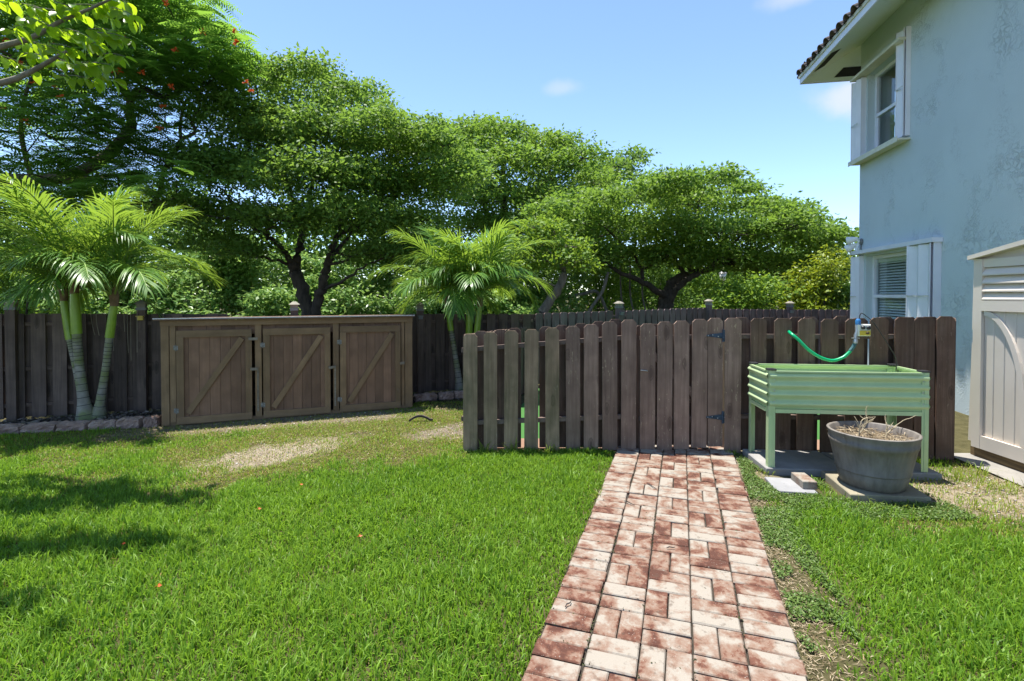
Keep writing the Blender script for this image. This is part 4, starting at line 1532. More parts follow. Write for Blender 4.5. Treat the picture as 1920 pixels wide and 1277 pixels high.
body = MB()
pr = [(0.0, 0.0), (RB - 0.01, 0.0), (RB, 0.008)]
for z, dr in ((0.03, 0), (0.105, 0.0), (0.108, -0.004), (0.114, -0.004), (0.117, 0.006), (0.122, 0.0), (0.26, 0.0), (0.30, 0.0), (0.304, 0.004), (0.335, 0.005), (0.338, 0.0), (0.37, 0.0), (0.392, 0.003)):
    pr.append((rad(z) + dr, z))
pr += [(RT + 0.003, PHT), (RT - 0.012, PHT + 0.004), (RT - 0.020, PHT - 0.004), (rad(0.30) - 0.022, 0.30)]
body.lathe(pr, 126, rfun=stave)
body.build('shell', 'barrel', pot)
sl_ = MB()
sl_.lathe([(0.0, 0.338), (0.14, 0.335), (rad(0.30) - 0.021, 0.322)], 40)
MAT['potsoil'] = plain('dry_potting_soil', (0.13, 0.10, 0.065), 1.0, 0, 0.6, 40, 0.8)
sl_.build('potting_soil', 'potsoil', pot)
n = 700
ang = rng.random(n) * 2 * math.pi
rr = 0.24 * np.sqrt(rng.random(n))
P = np.stack([rr * np.cos(ang), rr * np.sin(ang), 0.335 + 0.03 * rng.random(n)], 1)
leaf_object('straw', P, rng.normal(size=(n, 3)) * [1, 1, .3], rng.normal(size=(n, 3)) * .5 + [0, 0, 1], 0.04 + 0.05 * rng.random(n), 0.004 + 0.003 * rng.random(n), 'straw', pot)['kind'] = 'stuff'


def twig(mb, p, d, L, r, depth, rr_):
    pts = [Vector(p)]
    d = Vector(d).normalized()
    n = 5
    for i in range(n):
        d = (d + Vector((rr_.uniform(-.35, .35), rr_.uniform(-.35, .35), rr_.uniform(-.2, .3)))).normalized()
        pts.append(pts[-1] + d * L / n)
    mb.tube(pts, [r * (1 - 0.5 * i / n) for i in range(n + 1)], 5)
    if depth:
        for k in (2, 3, 5):
            nd_ = (d + Vector((rr_.uniform(-1, 1), rr_.uniform(-1, 1), rr_.uniform(-.3, .7)))).normalized()
            twig(mb, pts[k], nd_, L * 0.55, r * 0.62, depth - 1, rr_)


dead = empty('dead_plant', (2.66, 3.76, 0.385))
tag(dead, 'dead branching twigs standing in the barrel pot', 'plant')
for (px_, py_, d, L, nn) in ((-0.13, -0.04, (-0.1, 0.1, 1), 0.15, 2), (-0.09, 0.03, (0.5, 0.0, 0.8), 0.15, 2), (0.04, 0.02, (-0.4, 0.1, 0.6), 0.12, 1), (0.07, 0.05, (0.9, 0.1, 0.45), 0.22, 1), (0.08, -0.03, (0.2, 0.2, 0.7), 0.11, 2)):
    mb = MB()
    twig(mb, (px_, py_, 0.0), d, L, 0.0052, nn, random.Random(int(px_ * 1000) + 5))
    mb.build('twig', 'twig', dead)

# hose, tap timer and cable hung on the picket fence
hose = MB()
HP = [at(x, y, Y) for x, y, Y in ((1478, 621, 4.60), (1485, 627, 4.50), (1498, 638, 4.46), (1516, 656, 4.43), (1538, 670, 4.41), (1560, 676, 4.40), (1579, 671, 4.39), (1591, 662, 4.39), (1596, 656, 4.39))]


def smooth(pts, n=6):
    out = []
    P = [Vector(p) for p in pts]
    for i in range(len(P) - 1):
        p0, p1, p2, p3 = P[max(0, i - 1)], P[i], P[i + 1], P[min(len(P) - 1, i + 2)]
        for k in range(n):
            t = k / n
            out.append(0.5 * ((2 * p1) + (-p0 + p2) * t + (2 * p0 - 5 * p1 + 4 * p2 - p3) * t * t + (-p0 + 3 * p1 - 3 * p2 + p3) * t ** 3))
    out.append(P[-1])
    return out


hroot = empty('garden_hose', HP[5] - Vector((0, 0, 0.02)))
tag(hroot, 'green garden hose looping across the dark picket boards', 'hose')


def rel(pts, o):
    return [p - Vector(o.location) for p in pts]


mb = MB()
mb.tube(rel(smooth(HP), hroot), 0.0135, 10)
mb.build('hose_tube', 'hose', hroot)
mb = MB()
mb.tube(rel(smooth([at(1594, 658, 4.39), at(1600, 650, 4.39), at(1604, 641, 4.39)]), hroot), 0.0155, 10)
mb.build('sleeve', 'hose_dark', hroot)
tim = empty('tap_timer', at(1616, 620, 4.385))
tag(tim, 'yellow and grey tap timer box with a blue coupling hung on the fence', 'timer')


def tl_box(x0, x1, y0, y1, yd0, yd1):
    a = at(x0, y1, 4.385) - tim.location
    c = at(x1, y0, 4.385) - tim.location
    return (a.x, c.x, yd0, yd1, a.z, c.z)


mb = MB()
mb.chbox(*[tl_box(1606, 1630, 608, 630, -0.02, 0.03)[i] for i in (0, 1)], *[tl_box(1606, 1630, 608, 630, 0, 0)[i] for i in (4, 5)], -0.02, 0.025, 0.008, Matrix(((1, 0, 0, 0), (0, 0, -1, 0), (0, 1, 0, 0), (0, 0, 0, 1))))
mb.build('housing', 'grey_plastic', tim)
bx = tl_box(1608, 1628, 619.5, 628.5, -0.0285, -0.0252)
part('label_plate', 'yellow_plastic', tim, bx)
for (x, y, r, m) in ((1614.0, 614, 0.016, 'cap_black'), (1624, 614.5, 0.016, 'cap_black'), (1622, 624, 0.013, 'timber')):
    p = at(x, y, 4.385) - tim.location
    mb = MB()
    mb.tube([(p.x, -0.0253, p.z), (p.x, -0.040, p.z), (p.x, -0.042, p.z)], [r, r * 0.9, r * 0.6], 14)
    mb.build('dial', m, tim)
p = at(1609, 604, 4.385) - tim.location
mb = MB()
mb.tube([(p.x, 0.0, p.z - 0.022), (p.x, 0.0, p.z + 0.012), (p.x, 0, p.z + 0.022), (p.x, 0, p.z + 0.03)], [0.021, 0.021, 0.016, 0.010], 14)
mb.build('coupling', 'blue_plastic', tim)
p = at(1604, 634, 4.385) - tim.location
mb = MB()
mb.tube([(p.x, 0, p.z - 0.045), (p.x, 0, p.z - 0.02), (p.x, 0, p.z - 0.005), (p.x, 0, p.z + 0.02), (p.x + 0.01, 0, p.z + 0.06), (p.x + 0.018, 0, p.z + 0.14)], [0.017, 0.020, 0.014, 0.015, 0.012, 0.014], 12)
mb.build('outlet', 'steel', tim)
part('outlet_bar', 'steel', tim, (p.x - 0.028, p.x + 0.028, -0.012, 0.012, p.z - 0.004, p.z + 0.004))
cb = empty('drip_cable', at(1611, 600, 4.385))
tag(cb, 'thin black drip tube arching from the timer down to the planter', 'cable')
mb = MB()
mb.tube(rel(smooth([at(1611, 600, 4.385), at(1612.5, 591, 4.38), at(1615.5, 587.5, 4.37), at(1622, 591, 4.36), at(1638, 605, 4.34), at(1655, 630, 4.33), at(1669, 652, 4.33), at(1678, 668, 4.33), at(1681, 680, 4.34), at(1680, 696, 4.35)]), cb), 0.0036, 7)
mb.build('tube', 'cap_black', cb)
stk = empty('bamboo_stake', (2.42, 4.75, 0))
tag(stk, 'thin yellow bamboo stake between the pickets behind the planter', 'stake')
mb = MB()
mb.tube([(0.045, 0, 0), (0.045, 0, 0.5), (0.043, 0, 1.1)], 0.010, 8)
mb.build('cane', 'bamboo', stk)
part('knot', 'bamboo', stk, (0.034, 0.056, -0.012, 0.012, 0.70, 0.712))


# ================================================================== PALMS
MAT['palm_leaf'] = leafmat('palm_leaflet', (0.055, 0.165, 0.030), (0.18, 0.33, 0.050), (0.46, 0.60, 0.05), 0.44, 0.36, 0.4)
MAT['palm_rachis'] = plain('palm_rachis', (0.20, 0.30, 0.06), 0.5)
MAT['crownshaft'] = plain('green_crownshaft', (0.24, 0.37, 0.035), 0.35, 0, 0.15, 10)
MAT['palm_sheath'] = plain('dry_sheath', (0.17, 0.11, 0.06), 0.9, 0, 0.4, 20)


def palm_trunk_mat():
    m, nt, b = newmat('ringed_palm_trunk')
    v = obj_coord(nt, rand=False)
    sp = nd(nt, 'ShaderNodeSeparateXYZ')
    lk(nt, v, sp.inputs[0])
    f = noise(nt, v, 11, 5)
    c = ramp(nt, f, [(0.3, (0.20, 0.18, 0.15)), (0.7, (0.34, 0.32, 0.27))])
    moss = noise(nt, v, 5, 4)
    c = mixc(nt, ramp(nt, moss, [(0.45, 0.0), (0.62, 0.75)]), c, (0.16, 0.20, 0.035))
    lk(nt, c, b.inputs['Base Color'])
    b.inputs['Roughness'].default_value = 0.8
    bump(nt, b, noise(nt, v, 60, 4), 0.4, 0.003)
    return m


MAT['palm_trunk'] = palm_trunk_mat()
MAT['ring_dark'] = plain('leaf_scar', (0.06, 0.055, 0.045), 0.9, 0, 0.4, 30)


def frond(name, parent, base, az, el, L, droop, rr_, npairs=34, lw=0.026, ll=0.42):
    """arched feather leaf: rachis and two rows of leaflets"""
    pts = []
    d_h = Vector((math.cos(az), math.sin(az), 0))
    ang_ = el
    p = Vector(base)
    n = 16
    for i in range(n + 1):
        pts.append(p.copy())
        t = i / n
        ang_ = el - droop * t ** 1.25
        p = p + (d_h * math.cos(ang_) + Vector((0, 0, math.sin(ang_)))) * (L / n)
    mb = MB()
    mb.tube(pts, [0.012 * (1 - 0.85 * i / n) + 0.002 for i in range(n + 1)], 5, False)
    rach = mb
    V, F, NP = [], [], []
    side0 = d_h.cross(Vector((0, 0, 1))).normalized()
    for k in range(npairs):
        t = 0.16 + 0.84 * k / (npairs - 1)
        fi = t * n
        i = min(n - 1, int(fi))
        q = pts[i].lerp(pts[i + 1], fi - i)
        tan = (pts[i + 1] - pts[i]).normalized()
        up = side0.cross(tan).normalized()
        ln = ll * (0.55 + 0.45 * math.sin(math.pi * min(1, 0.15 + t * 0.85)) ** 0.7) * (1 if t < 0.92 else 0.75) * rr_.uniform(0.88, 1.08)
        for sgn in (-1, 1):
            sp = 0.95 - 0.55 * t + rr_.uniform(-.10, .10)
            dr = (side0 * sgn * math.sin(sp) + tan * math.cos(sp) + up * rr_.uniform(0.10, 0.40)).normalized()
            w = lw * rr_.uniform(0.8, 1.15)
            cur = q.copy()
            segs = 4
            wd = dr.cross(up).normalized()
            base_i = len(V)
            g_ = rr_.uniform(0.20, 0.50)
            for s in range(segs + 1):
                f_ = s / segs
                ww = w * (0.45 + 0.55 * min(1, f_ * 3)) * (1 - f_ ** 2.2) + 0.001
                V.append(tuple(cur - wd * ww / 2))
                V.append(tuple(cur + wd * ww / 2))
                dr = (dr + Vector((0, 0, -g_ * (0.35 + f_)))).normalized()
                cur = cur + dr * (ln / segs)
            for s in range(segs):
                b0 = base_i + 2 * s
                F.append((b0, b0 + 1, b0 + 3, b0 + 2))
    mb2 = MB()
    mb2.add(V, F, True)
    o = mb2.build(name, 'palm_leaf', parent)
    rach.build('rachis', 'palm_rachis', o)
    return o


def palm(label, base, stems, seed, nfr, Lf):
    root = empty('palm_tree', base)
    tag(root, label, 'palm', 'triple trunk palms')
    rr_ = random.Random(seed)
    for si, (pts, shaft_z, top, azs) in enumerate(stems):
        pts = [Vector(p) - Vector(base) for p in pts]
        sm_ = smooth(pts, 8)
        mb = MB()
        zs = [p.z for p in sm_]
        radii = []
        for i, p in enumerate(sm_):
            u_ = i / (len(sm_) - 1)
            radii.append((0.060 - 0.020 * min(1, u_ * 2.2) + 0.040 * max(0, 1 - u_ * 5)) * (1.12 if si == 1 else 0.95))
        ksh = next(i for i, p in enumerate(sm_) if p.z >= shaft_z)
        mb.tube(sm_[:ksh + 1], radii[:ksh + 1], 14)
        st = mb.build('trunk', 'palm_trunk', root)
        nr = 15
        for k in range(nr):
            f_ = 0.10 + 0.9 * (k / nr) ** 0.75
            fi = f_ * ksh
            i = min(ksh - 1, int(fi))
            q = sm_[i].lerp(sm_[i + 1], fi - i)
            tn = (sm_[i + 1] - sm_[i]).normalized()
            mbr = MB()
            r0 = radii[i] + (radii[i + 1] - radii[i]) * (fi - i)
            mbr.tube([q - tn * 0.0035, q + tn * 0.0035], r0 + 0.0022, 14, False)
            mbr.build('leaf_scar', 'ring_dark', st)
        mb = MB()
        sh_pts = sm_[ksh:]
        m_ = len(sh_pts)
        mb.tube(sh_pts, [radii[ksh] * (1.18 + 0.12 * math.sin(math.pi * i / (m_ - 1)) - 0.35 * (i / (m_ - 1))) for i in range(m_)], 14)
        mb.build('crownshaft', 'crownshaft', root)
        tip = sm_[-1]
        mb = MB()
        mb.tube([tip - Vector((0, 0, 0.04)), tip + Vector((0, 0, 0.08)), tip + Vector((0.01, 0, 0.18))], [0.042, 0.05, 0.02], 10)
        mb.build('sheath', 'palm_sheath', root)
        n = nfr
        for k in range(n):
            az = azs + 2 * math.pi * k / n * 1.0 + rr_.uniform(-.3, .3)
            el = R([84, 58, 70, 42, 78, 36, 64, 50, 74, 28, 60, 80, 46][k % 13]) + rr_.uniform(-.12, .12)
            L = Lf * rr_.uniform(0.85, 1.1)
            frond('frond', root, tip + Vector((0, 0, 0.05 + 0.05 * rr_.random())), az, el, L * (1.12 if el > 1.15 else 1.0), (R(66) if el > 1.15 else R(92)) * rr_.uniform(0.85, 1.15), rr_, npairs=42, lw=0.023, ll=0.47)
        sp_ = MB()
        sp_.tube([tip, tip + Vector((0.01, 0.0, 0.45)), tip + Vector((0.03, 0.01, 0.85))], [0.016, 0.009, 0.002], 6)
        sp_.build('spear_leaf', 'palm_rachis', root)
    return root


MAT['strand'] = plain('dry_strand', (0.30, 0.25, 0.18), 0.9)
B1 = (-4.95, 5.95, 0.0)
palm1 = palm('left palm with three ringed trunks and green crownshafts, left of the shed', B1,
     [([(-4.99, 5.97, 0), (-5.03, 5.97, 0.3), (-5.12, 5.97, 0.75), (-5.17, 5.97, 1.0), (-5.23, 5.97, 1.42)], 0.93, 1.42, 2.9),
      ([(-4.93, 5.91, 0), (-4.97, 5.91, 0.3), (-5.01, 5.91, 0.7), (-5.03, 5.91, 1.0), (-5.05, 5.91, 1.50)], 1.00, 1.50, 1.4),
      ([(-4.84, 5.96, 0), (-4.80, 5.96, 0.25), (-4.74, 5.96, 0.6), (-4.70, 5.96, 0.9), (-4.63, 5.96, 1.36)], 0.90, 1.36, 0.2)], 5, 14, 1.26)
for (px, py0, py1, bend) in ((170, 585, 628, 8), (180, 588, 629, 6), (213, 580, 658, 0), (218, 585, 610, 1), (232, 580, 622, 2), (238, 580, 662, 3), (245, 582, 676, 1), (257, 582, 661, 0), (100, 590, 683, 0)):
    mb = MB()
    q0, q1, q2 = at(px, py0, 6.08), at(px + bend * 0.3, (py0 + py1) / 2, 6.07), at(px + bend, py1, 6.06)
    mb.tube(smooth([p - Vector(B1) for p in (q0, q1, q2)], 4), 0.0028, 5)
    mb.build('dry_strand', 'strand', palm1)
B2 = (-0.78, 7.55, 0.0)
palm('right palm with slim leaning trunks beyond the picket pen corner', B2,
     [([(-0.76, 7.55, 0), (-0.80, 7.55, 0.3), (-0.86, 7.55, 0.7), (-0.91, 7.55, 1.0), (-0.95, 7.55, 1.35)], 0.92, 1.35, 2.7),
      ([(-0.68, 7.60, 0), (-0.66, 7.60, 0.35), (-0.64, 7.60, 0.8), (-0.63, 7.60, 1.36)], 0.85, 1.36, 0.6),
      ([(-0.62, 7.52, 0), (-0.58, 7.52, 0.4), (-0.53, 7.52, 0.8), (-0.47, 7.52, 1.32)], 0.85, 1.32, 5.2)], 8, 13, 1.12)


# ================================================================== TREES
MAT['leaf_dark'] = leafmat('dark_tree_leaf', (0.060, 0.140, 0.026), (0.155, 0.270, 0.050), (0.34, 0.52, 0.06), 0.45, 0.5, 0.2, patch=(0.9, (0.17, 0.275, 0.045), 0.7))
MAT['leaf_mid'] = leafmat('mid_tree_leaf', (0.070, 0.150, 0.024), (0.165, 0.28, 0.045), (0.32, 0.50, 0.055), 0.45, 0.5, 0.2, patch=(0.6, (0.20, 0.285, 0.042), 0.7))
MAT['leaf_bright'] = leafmat('bright_leaf', (0.085, 0.185, 0.024), (0.20, 0.32, 0.036), (0.40, 0.55, 0.045), 0.42, 0.5, 0.25)
MAT['leaf_hedge'] = leafmat('hedge_leaf', (0.095, 0.22, 0.050), (0.27, 0.42, 0.13), (0.42, 0.58, 0.12), 0.40, 0.35, 0.35)
MAT['leaf_lime'] = leafmat('lime_leaf', (0.14, 0.22, 0.015), (0.28, 0.33, 0.025), (0.45, 0.5, 0.03), 0.35, 0.4, 0.4)
MAT['leaf_far'] = leafmat('far_leaf', (0.06, 0.13, 0.024), (0.15, 0.25, 0.04), (0.3, 0.48, 0.06), 0.42, 0.55, 0.2)
MAT['leaf_feather'] = leafmat('feathery_leaf', (0.075, 0.185, 0.026), (0.155, 0.30, 0.042), (0.34, 0.56, 0.06), 0.54, 0.55, 0.2)
MAT['leaf_near'] = leafmat('near_leaf', (0.09, 0.20, 0.012), (0.17, 0.32, 0.018), (0.60, 0.80, 0.02), 0.66, 0.3, 0.4)
MAT['petal'] = leafmat('red_petal', (0.45, 0.05, 0.012), (0.62, 0.14, 0.02), (0.7, 0.15, 0.02), 0.3, 0.5, 0.3)
MAT['bark_dark'] = bark('dark_bark', (0.022, 0.017, 0.013), (0.085, 0.066, 0.05))
MAT['bark_grey'] = bark('grey_bark', (0.09, 0.08, 0.068), (0.24, 0.22, 0.19))
MAT['bark_brown'] = bark('brown_bark', (0.035, 0.026, 0.02), (0.13, 0.10, 0.075))


def pad_leaves(c, r, dens, per, spread, L, W, rg, upbias=0.55):
    """leaves of one foliage pad: small twig clusters over an ellipsoid, thicker on top"""
    area = r[0] * r[1] + (r[0] + r[1]) * r[2]
    n = max(4, int(dens * area))
    d = unit(rg.normal(size=(n, 3)) + [0, 0, upbias])
    rad_ = (0.35 + 0.68 * rg.random(n) ** 0.45)[:, None]
    cen = np.array(c) + d * rad_ * np.array(r) * (0.85 + 0.3 * rg.random((n, 1)))
    cl = np.repeat(cen, per, 0)
    N = len(cl)
    off = rg.normal(size=(N, 3)) * [spread, spread, spread * 0.55]
    pos = cl + off
    ax = unit(off * [1, 1, .6] + rg.normal(size=(N, 3)) * spread * 0.7) + [0, 0, -0.15]
    nr = rg.normal(size=(N, 3)) * 0.65 + [0, 0, 1.0]
    return pos, ax, nr, L * (0.65 + 0.6 * rg.random(N)), W * (0.7 + 0.5 * rg.random(N)), cen


def tree(name, label, Y0, pads, limbs, leaf, L, W, dens, per, spread, depth, barkm='bark_dark', seed=1, trunk_pts=None, trunk_r=None, group='trees beyond the fences', squash=0.8, rk=1.0):
    """pads: (px, py, rx_px, rz_px); limbs: (list of (px, py, dY), r0, r1)"""
    rg = np.random.default_rng(seed)
    rr_ = random.Random(seed)
    k = Y0 / FOC
    base = Vector(trunk_pts[0]) if trunk_pts else at(limbs[0][0][0][0], 580, Y0)
    base.z = 0
    root = empty(name, base)
    tag(root, label, 'tree', group)
    B = np.array(base)
    tr = MB()
    nodes = []
    for pts, r0, r1 in limbs:
        r0, r1 = r0 * rk, r1 * rk
        P = smooth([at(x, y, Y0 + dy) - base for x, y, dy in pts], 5)
        n = len(P)
        for i in range(1, n - 1):
            P[i] = P[i] + Vector((rr_.uniform(-1, 1), rr_.uniform(-1, 1), rr_.uniform(-1, 1))) * 0.035
        tr.tube(P, [r0 + (r1 - r0) * i / (n - 1) for i in range(n)], 9)
        nodes += [(p, r0 + (r1 - r0) * i / (n - 1)) for i, p in enumerate(P)][2:]
    A = []
    for (px, py, rx, rz) in pads:
        for rep in range(2):
            dy = rr_.uniform(0.1, 1) * depth * (1 if rep else -1)
            c = at(px + rr_.uniform(-.2, .2) * rx, py + 10 + rr_.uniform(-.15, .15) * rz, Y0 + dy) - base
            r = np.array([rx * k, rx * k * squash, rz * k * 0.82])
            out = pad_leaves(c, r, dens * 0.5, per, spread, L, W, rg)
            A.append(out[:5])
            # branch from nearest limb
            bp, br_ = min(nodes, key=lambda q: (q[0] - c).length + max(0, q[0].z - c.z) * 1.5)
            mid = bp.lerp(c, 0.55) + Vector((rr_.uniform(-.15, .15), rr_.uniform(-.15, .15), -0.06 * (c - bp).length))
            P = smooth([bp, mid, c], 4)
            n = len(P)
            rb = min(br_ * 0.7, 0.02 + 0.012 * (c - bp).length)
            tr.tube(P, [rb * (1 - 0.7 * i / (n - 1)) for i in range(n)], 6, False)
            for cc in out[5][::max(1, len(out[5]) // 7)]:
                tr.tube([c, c.lerp(Vector(cc), 0.5) + Vector((0, 0, -.04)), Vector(cc)], [rb * 0.35, rb * 0.25, 0.004], 4, False)
    tr.build('trunk', barkm, root)
    pos, ax, nr, LL, WW = [np.concatenate(z) for z in zip(*A)]
    leaf_object('crown', pos, ax, nr, LL, WW, leaf, root)
    return root


# the big dark tree behind the storage shed
tree('shade_tree', 'tall dark shade tree with forked trunk behind the storage shed', 11.5,
     [(490, 140, 75, 42), (575, 150, 85, 45), (655, 185, 75, 40), (720, 225, 70, 34), (425, 215, 80, 46), (520, 225, 100, 50), (620, 245, 105, 50), (730, 275, 90, 40), (800, 275, 75, 38),
      (385, 300, 75, 45), (470, 310, 100, 50), (580, 320, 110, 50), (690, 335, 100, 46), (790, 345, 85, 44), (845, 320, 60, 40), (360, 385, 60, 40), (440, 395, 85, 42), (545, 400, 80, 34),
      (660, 405, 95, 40), (760, 415, 85, 42), (390, 450, 60, 24), (455, 462, 55, 18), (710, 465, 70, 24), (790, 465, 50, 28), (500, 260, 60, 40), (785, 240, 60, 28), (835, 262, 50, 28), (870, 300, 50, 36)],
     [([(583, 600, 0), (572, 560, 0), (556, 515, 0), (553, 495, 0)], 0.27, 0.20),
      ([(588, 602, 0), (597, 565, -.1), (606, 530, -.2), (612, 498, -.2), (622, 470, -.2)], 0.20, 0.13),
      ([(553, 495, 0), (562, 465, 0), (566, 430, .2), (580, 380, .3), (590, 300, .3), (585, 200, .2)], 0.16, 0.03),
      ([(553, 497, 0), (530, 470, -.3), (505, 445, -.6), (470, 420, -.9), (420, 360, -1)], 0.12, 0.03),
      ([(552, 498, 0), (520, 490, -.2), (480, 478, -.5), (430, 470, -.8)], 0.07, 0.02),
      ([(622, 470, -.2), (640, 440, 0), (690, 410, .2), (720, 365, .3), (760, 300, .2)], 0.12, 0.03),
      ([(618, 480, -.2), (650, 450, .3), (710, 395, .6), (790, 345, .8)], 0.09, 0.02),
      ([(606, 540, -.2), (640, 530, -.5), (680, 500, -.7), (740, 478, -.9)], 0.07, 0.02),
      ([(612, 498, -.2), (660, 485, -.4), (710, 455, -.6)], 0.06, 0.02),
      ([(566, 430, .2), (540, 350, -.2), (500, 260, -.4), (480, 160, -.3)], 0.08, 0.02),
      ([(640, 440, 0), (640, 360, .2), (660, 260, .3), (660, 190, .3)], 0.07, 0.02)],
     'leaf_dark', 0.098, 0.052, 112, 26, 0.105, 1.9, seed=21, rk=0.62)

# tall trees in the middle distance
tree('shade_tree', 'tall tree in the middle distance left of the highest skyline gap', 20.0,
     [(905, 240, 50, 28), (960, 245, 50, 28), (1015, 258, 45, 22), (1060, 262, 35, 24), (870, 290, 65, 36), (945, 300, 80, 38), (1035, 310, 65, 36), (870, 350, 70, 40), (950, 365, 80, 40), (1040, 375, 75, 40), (900, 420, 70, 36), (980, 430, 75, 36), (1100, 330, 45, 28), (850, 255, 50, 28), (815, 240, 40, 20), (1090, 290, 40, 26)],
     [([(960, 600, 0), (955, 520, 0), (950, 440, 0), (945, 360, 0), (940, 270, 0)], 0.26, 0.05),
      ([(950, 440, 0), (990, 380, .5), (1040, 320, .6), (1060, 270, .6)], 0.13, 0.03),
      ([(952, 450, 0), (910, 390, -.5), (880, 320, -.6)], 0.12, 0.03)],
     'leaf_mid', 0.16, 0.085, 48, 24, 0.17, 2.4, seed=22)
tree('shade_tree', 'distant dark tree top showing above the spreading tree', 27.0,
     [(1150, 300, 42, 22), (1190, 290, 30, 20), (1120, 310, 36, 24), (1160, 340, 60, 30), (1230, 345, 50, 24), (900, 222, 16, 18)],
     [([(1160, 580, 0), (1160, 450, 0), (1158, 310, 0)], 0.3, 0.05), ([(1160, 450, 0), (1100, 380, 0), (940, 290, 0), (900, 225, 0)], 0.12, 0.03)],
     'leaf_far', 0.22, 0.12, 20, 22, 0.22, 1.8, seed=23)
# the spreading tree on the right
tree('spreading_tree', 'low spreading umbrella tree behind the plum grey fence', 16.0,
     [(1330, 330, 60, 20), (1255, 335, 60, 20), (1395, 350, 40, 18), (1175, 365, 75, 26), (1100, 372, 60, 28), (1300, 375, 90, 28), (1420, 385, 70, 26), (1480, 392, 55, 22), (1050, 400, 60, 34),
      (1150, 420, 90, 34), (1250, 425, 90, 32), (1350, 425, 90, 32), (1450, 432, 85, 32), (1530, 440, 60, 30), (1570, 455, 45, 36), (1090, 470, 60, 30), (1180, 475, 70, 26), (1270, 470, 65, 24), (1360, 475, 80, 26), (1450, 485, 75, 26), (1540, 492, 55, 34), (1030, 440, 50, 34), (1500, 415, 60, 24), (1585, 500, 30, 36)],
     [([(1247, 590, 0), (1249, 570, 0), (1251, 548, 0)], 0.26, 0.21),
      ([(1250, 556, 0), (1236, 548, -.2), (1205, 530, -.4), (1165, 512, -.6), (1130, 490, -.7)], 0.13, 0.04),
      ([(1251, 550, 0), (1262, 528, .1), (1290, 515, .2), (1340, 500, .3), (1400, 486, .4), (1460, 450, .5)], 0.17, 0.04),
      ([(1252, 562, 0), (1280, 530, -.3), (1310, 512, -.5), (1345, 490, -.7), (1390, 440, -.8)], 0.12, 0.03),
      ([(1285, 518, .2), (1272, 495, .3), (1255, 470, .3), (1230, 430, .3), (1200, 380, .3)], 0.08, 0.02),
      ([(1300, 513, .2), (1290, 490, 0), (1300, 430, -.2), (1320, 350, -.2)], 0.08, 0.02),
      ([(1205, 530, -.4), (1200, 500, -.3), (1170, 460, -.2), (1110, 410, -.2)], 0.07, 0.02),
      ([(1300, 588, .5), (1345, 566, .3), (1400, 548, 0), (1470, 528, -.2), (1530, 500, -.4), (1560, 470, -.4)], 0.10, 0.03)],
     'leaf_mid', 0.13, 0.068, 76, 24, 0.13, 2.4, seed=24)
# the small paler tree right of the palm
tree('small_tree', 'small pale green leaning tree between the palm and the spreading tree', 13.0,
     [(1005, 415, 34, 18), (1040, 425, 32, 18), (1020, 448, 45, 22), (1070, 452, 34, 18), (1000, 475, 36, 22), (1050, 480, 48, 22), (1095, 485, 30, 14), (980, 500, 34, 20)],
     [([(1015, 592, 0), (1035, 560, 0), (1052, 530, 0), (1060, 508, 0)], 0.13, 0.10),
      ([(1060, 508, 0), (1045, 490, 0), (1020, 460, 0), (1005, 420, 0)], 0.07, 0.02), ([(1060, 508, 0), (1080, 495, .2), (1095, 485, .2)], 0.05, 0.02)],
     'leaf_bright', 0.12, 0.062, 70, 24, 0.12, 0.8, 'bark_grey', seed=25)
# bare pale stems leaning behind the fence
for (lab, pts, Yb) in (('pale bare leaning trunk behind the fence left of the spreading tree', [(1095, 600, 0), (1110, 575, 0), (1130, 545, 0), (1140, 510, 0)], 15.0),
                       ('long pale bent branch reaching left above the far fence', [(1140, 590, 0), (1120, 548, 0), (1090, 552, 0), (1045, 560, 0)], 15.4)):
    P = [at(x, y, Yb) for x, y, d in pts]
    b0 = Vector((P[0].x, P[0].y, 0))
    r_ = empty('leaning_sapling', b0)
    tag(r_, lab, 'sapling')
    mb = MB()
    mb.tube([b0 - b0] + [p - b0 for p in smooth(P)], 0.05, 8)
    mb.build('stem', 'bark_grey', r_)
for i, (x, lab) in enumerate(((1165, 'thin pale hanging stem nearest the palm side of the spreading tree'), (1182, 'thin pale stem just left of the spreading tree trunk'), (1205, 'thin pale stem crossing the spreading tree left limb'))):
    b0 = at(x, 590, 16.6)
    b0.z = 0
    r_ = empty('thin_sapling', b0)
    tag(r_, lab, 'sapling', 'thin pale stems behind the fence')
    mb = MB()
    mb.tube(smooth([Vector((0.25, 0, 0)), Vector((0.12, 0, 0.8)), Vector((0.0, 0.05, 1.5)), Vector((-.04 + .03 * i, 0, 2.4))]), 0.028, 7)
    mb.build('stem', 'bark_grey', r_)


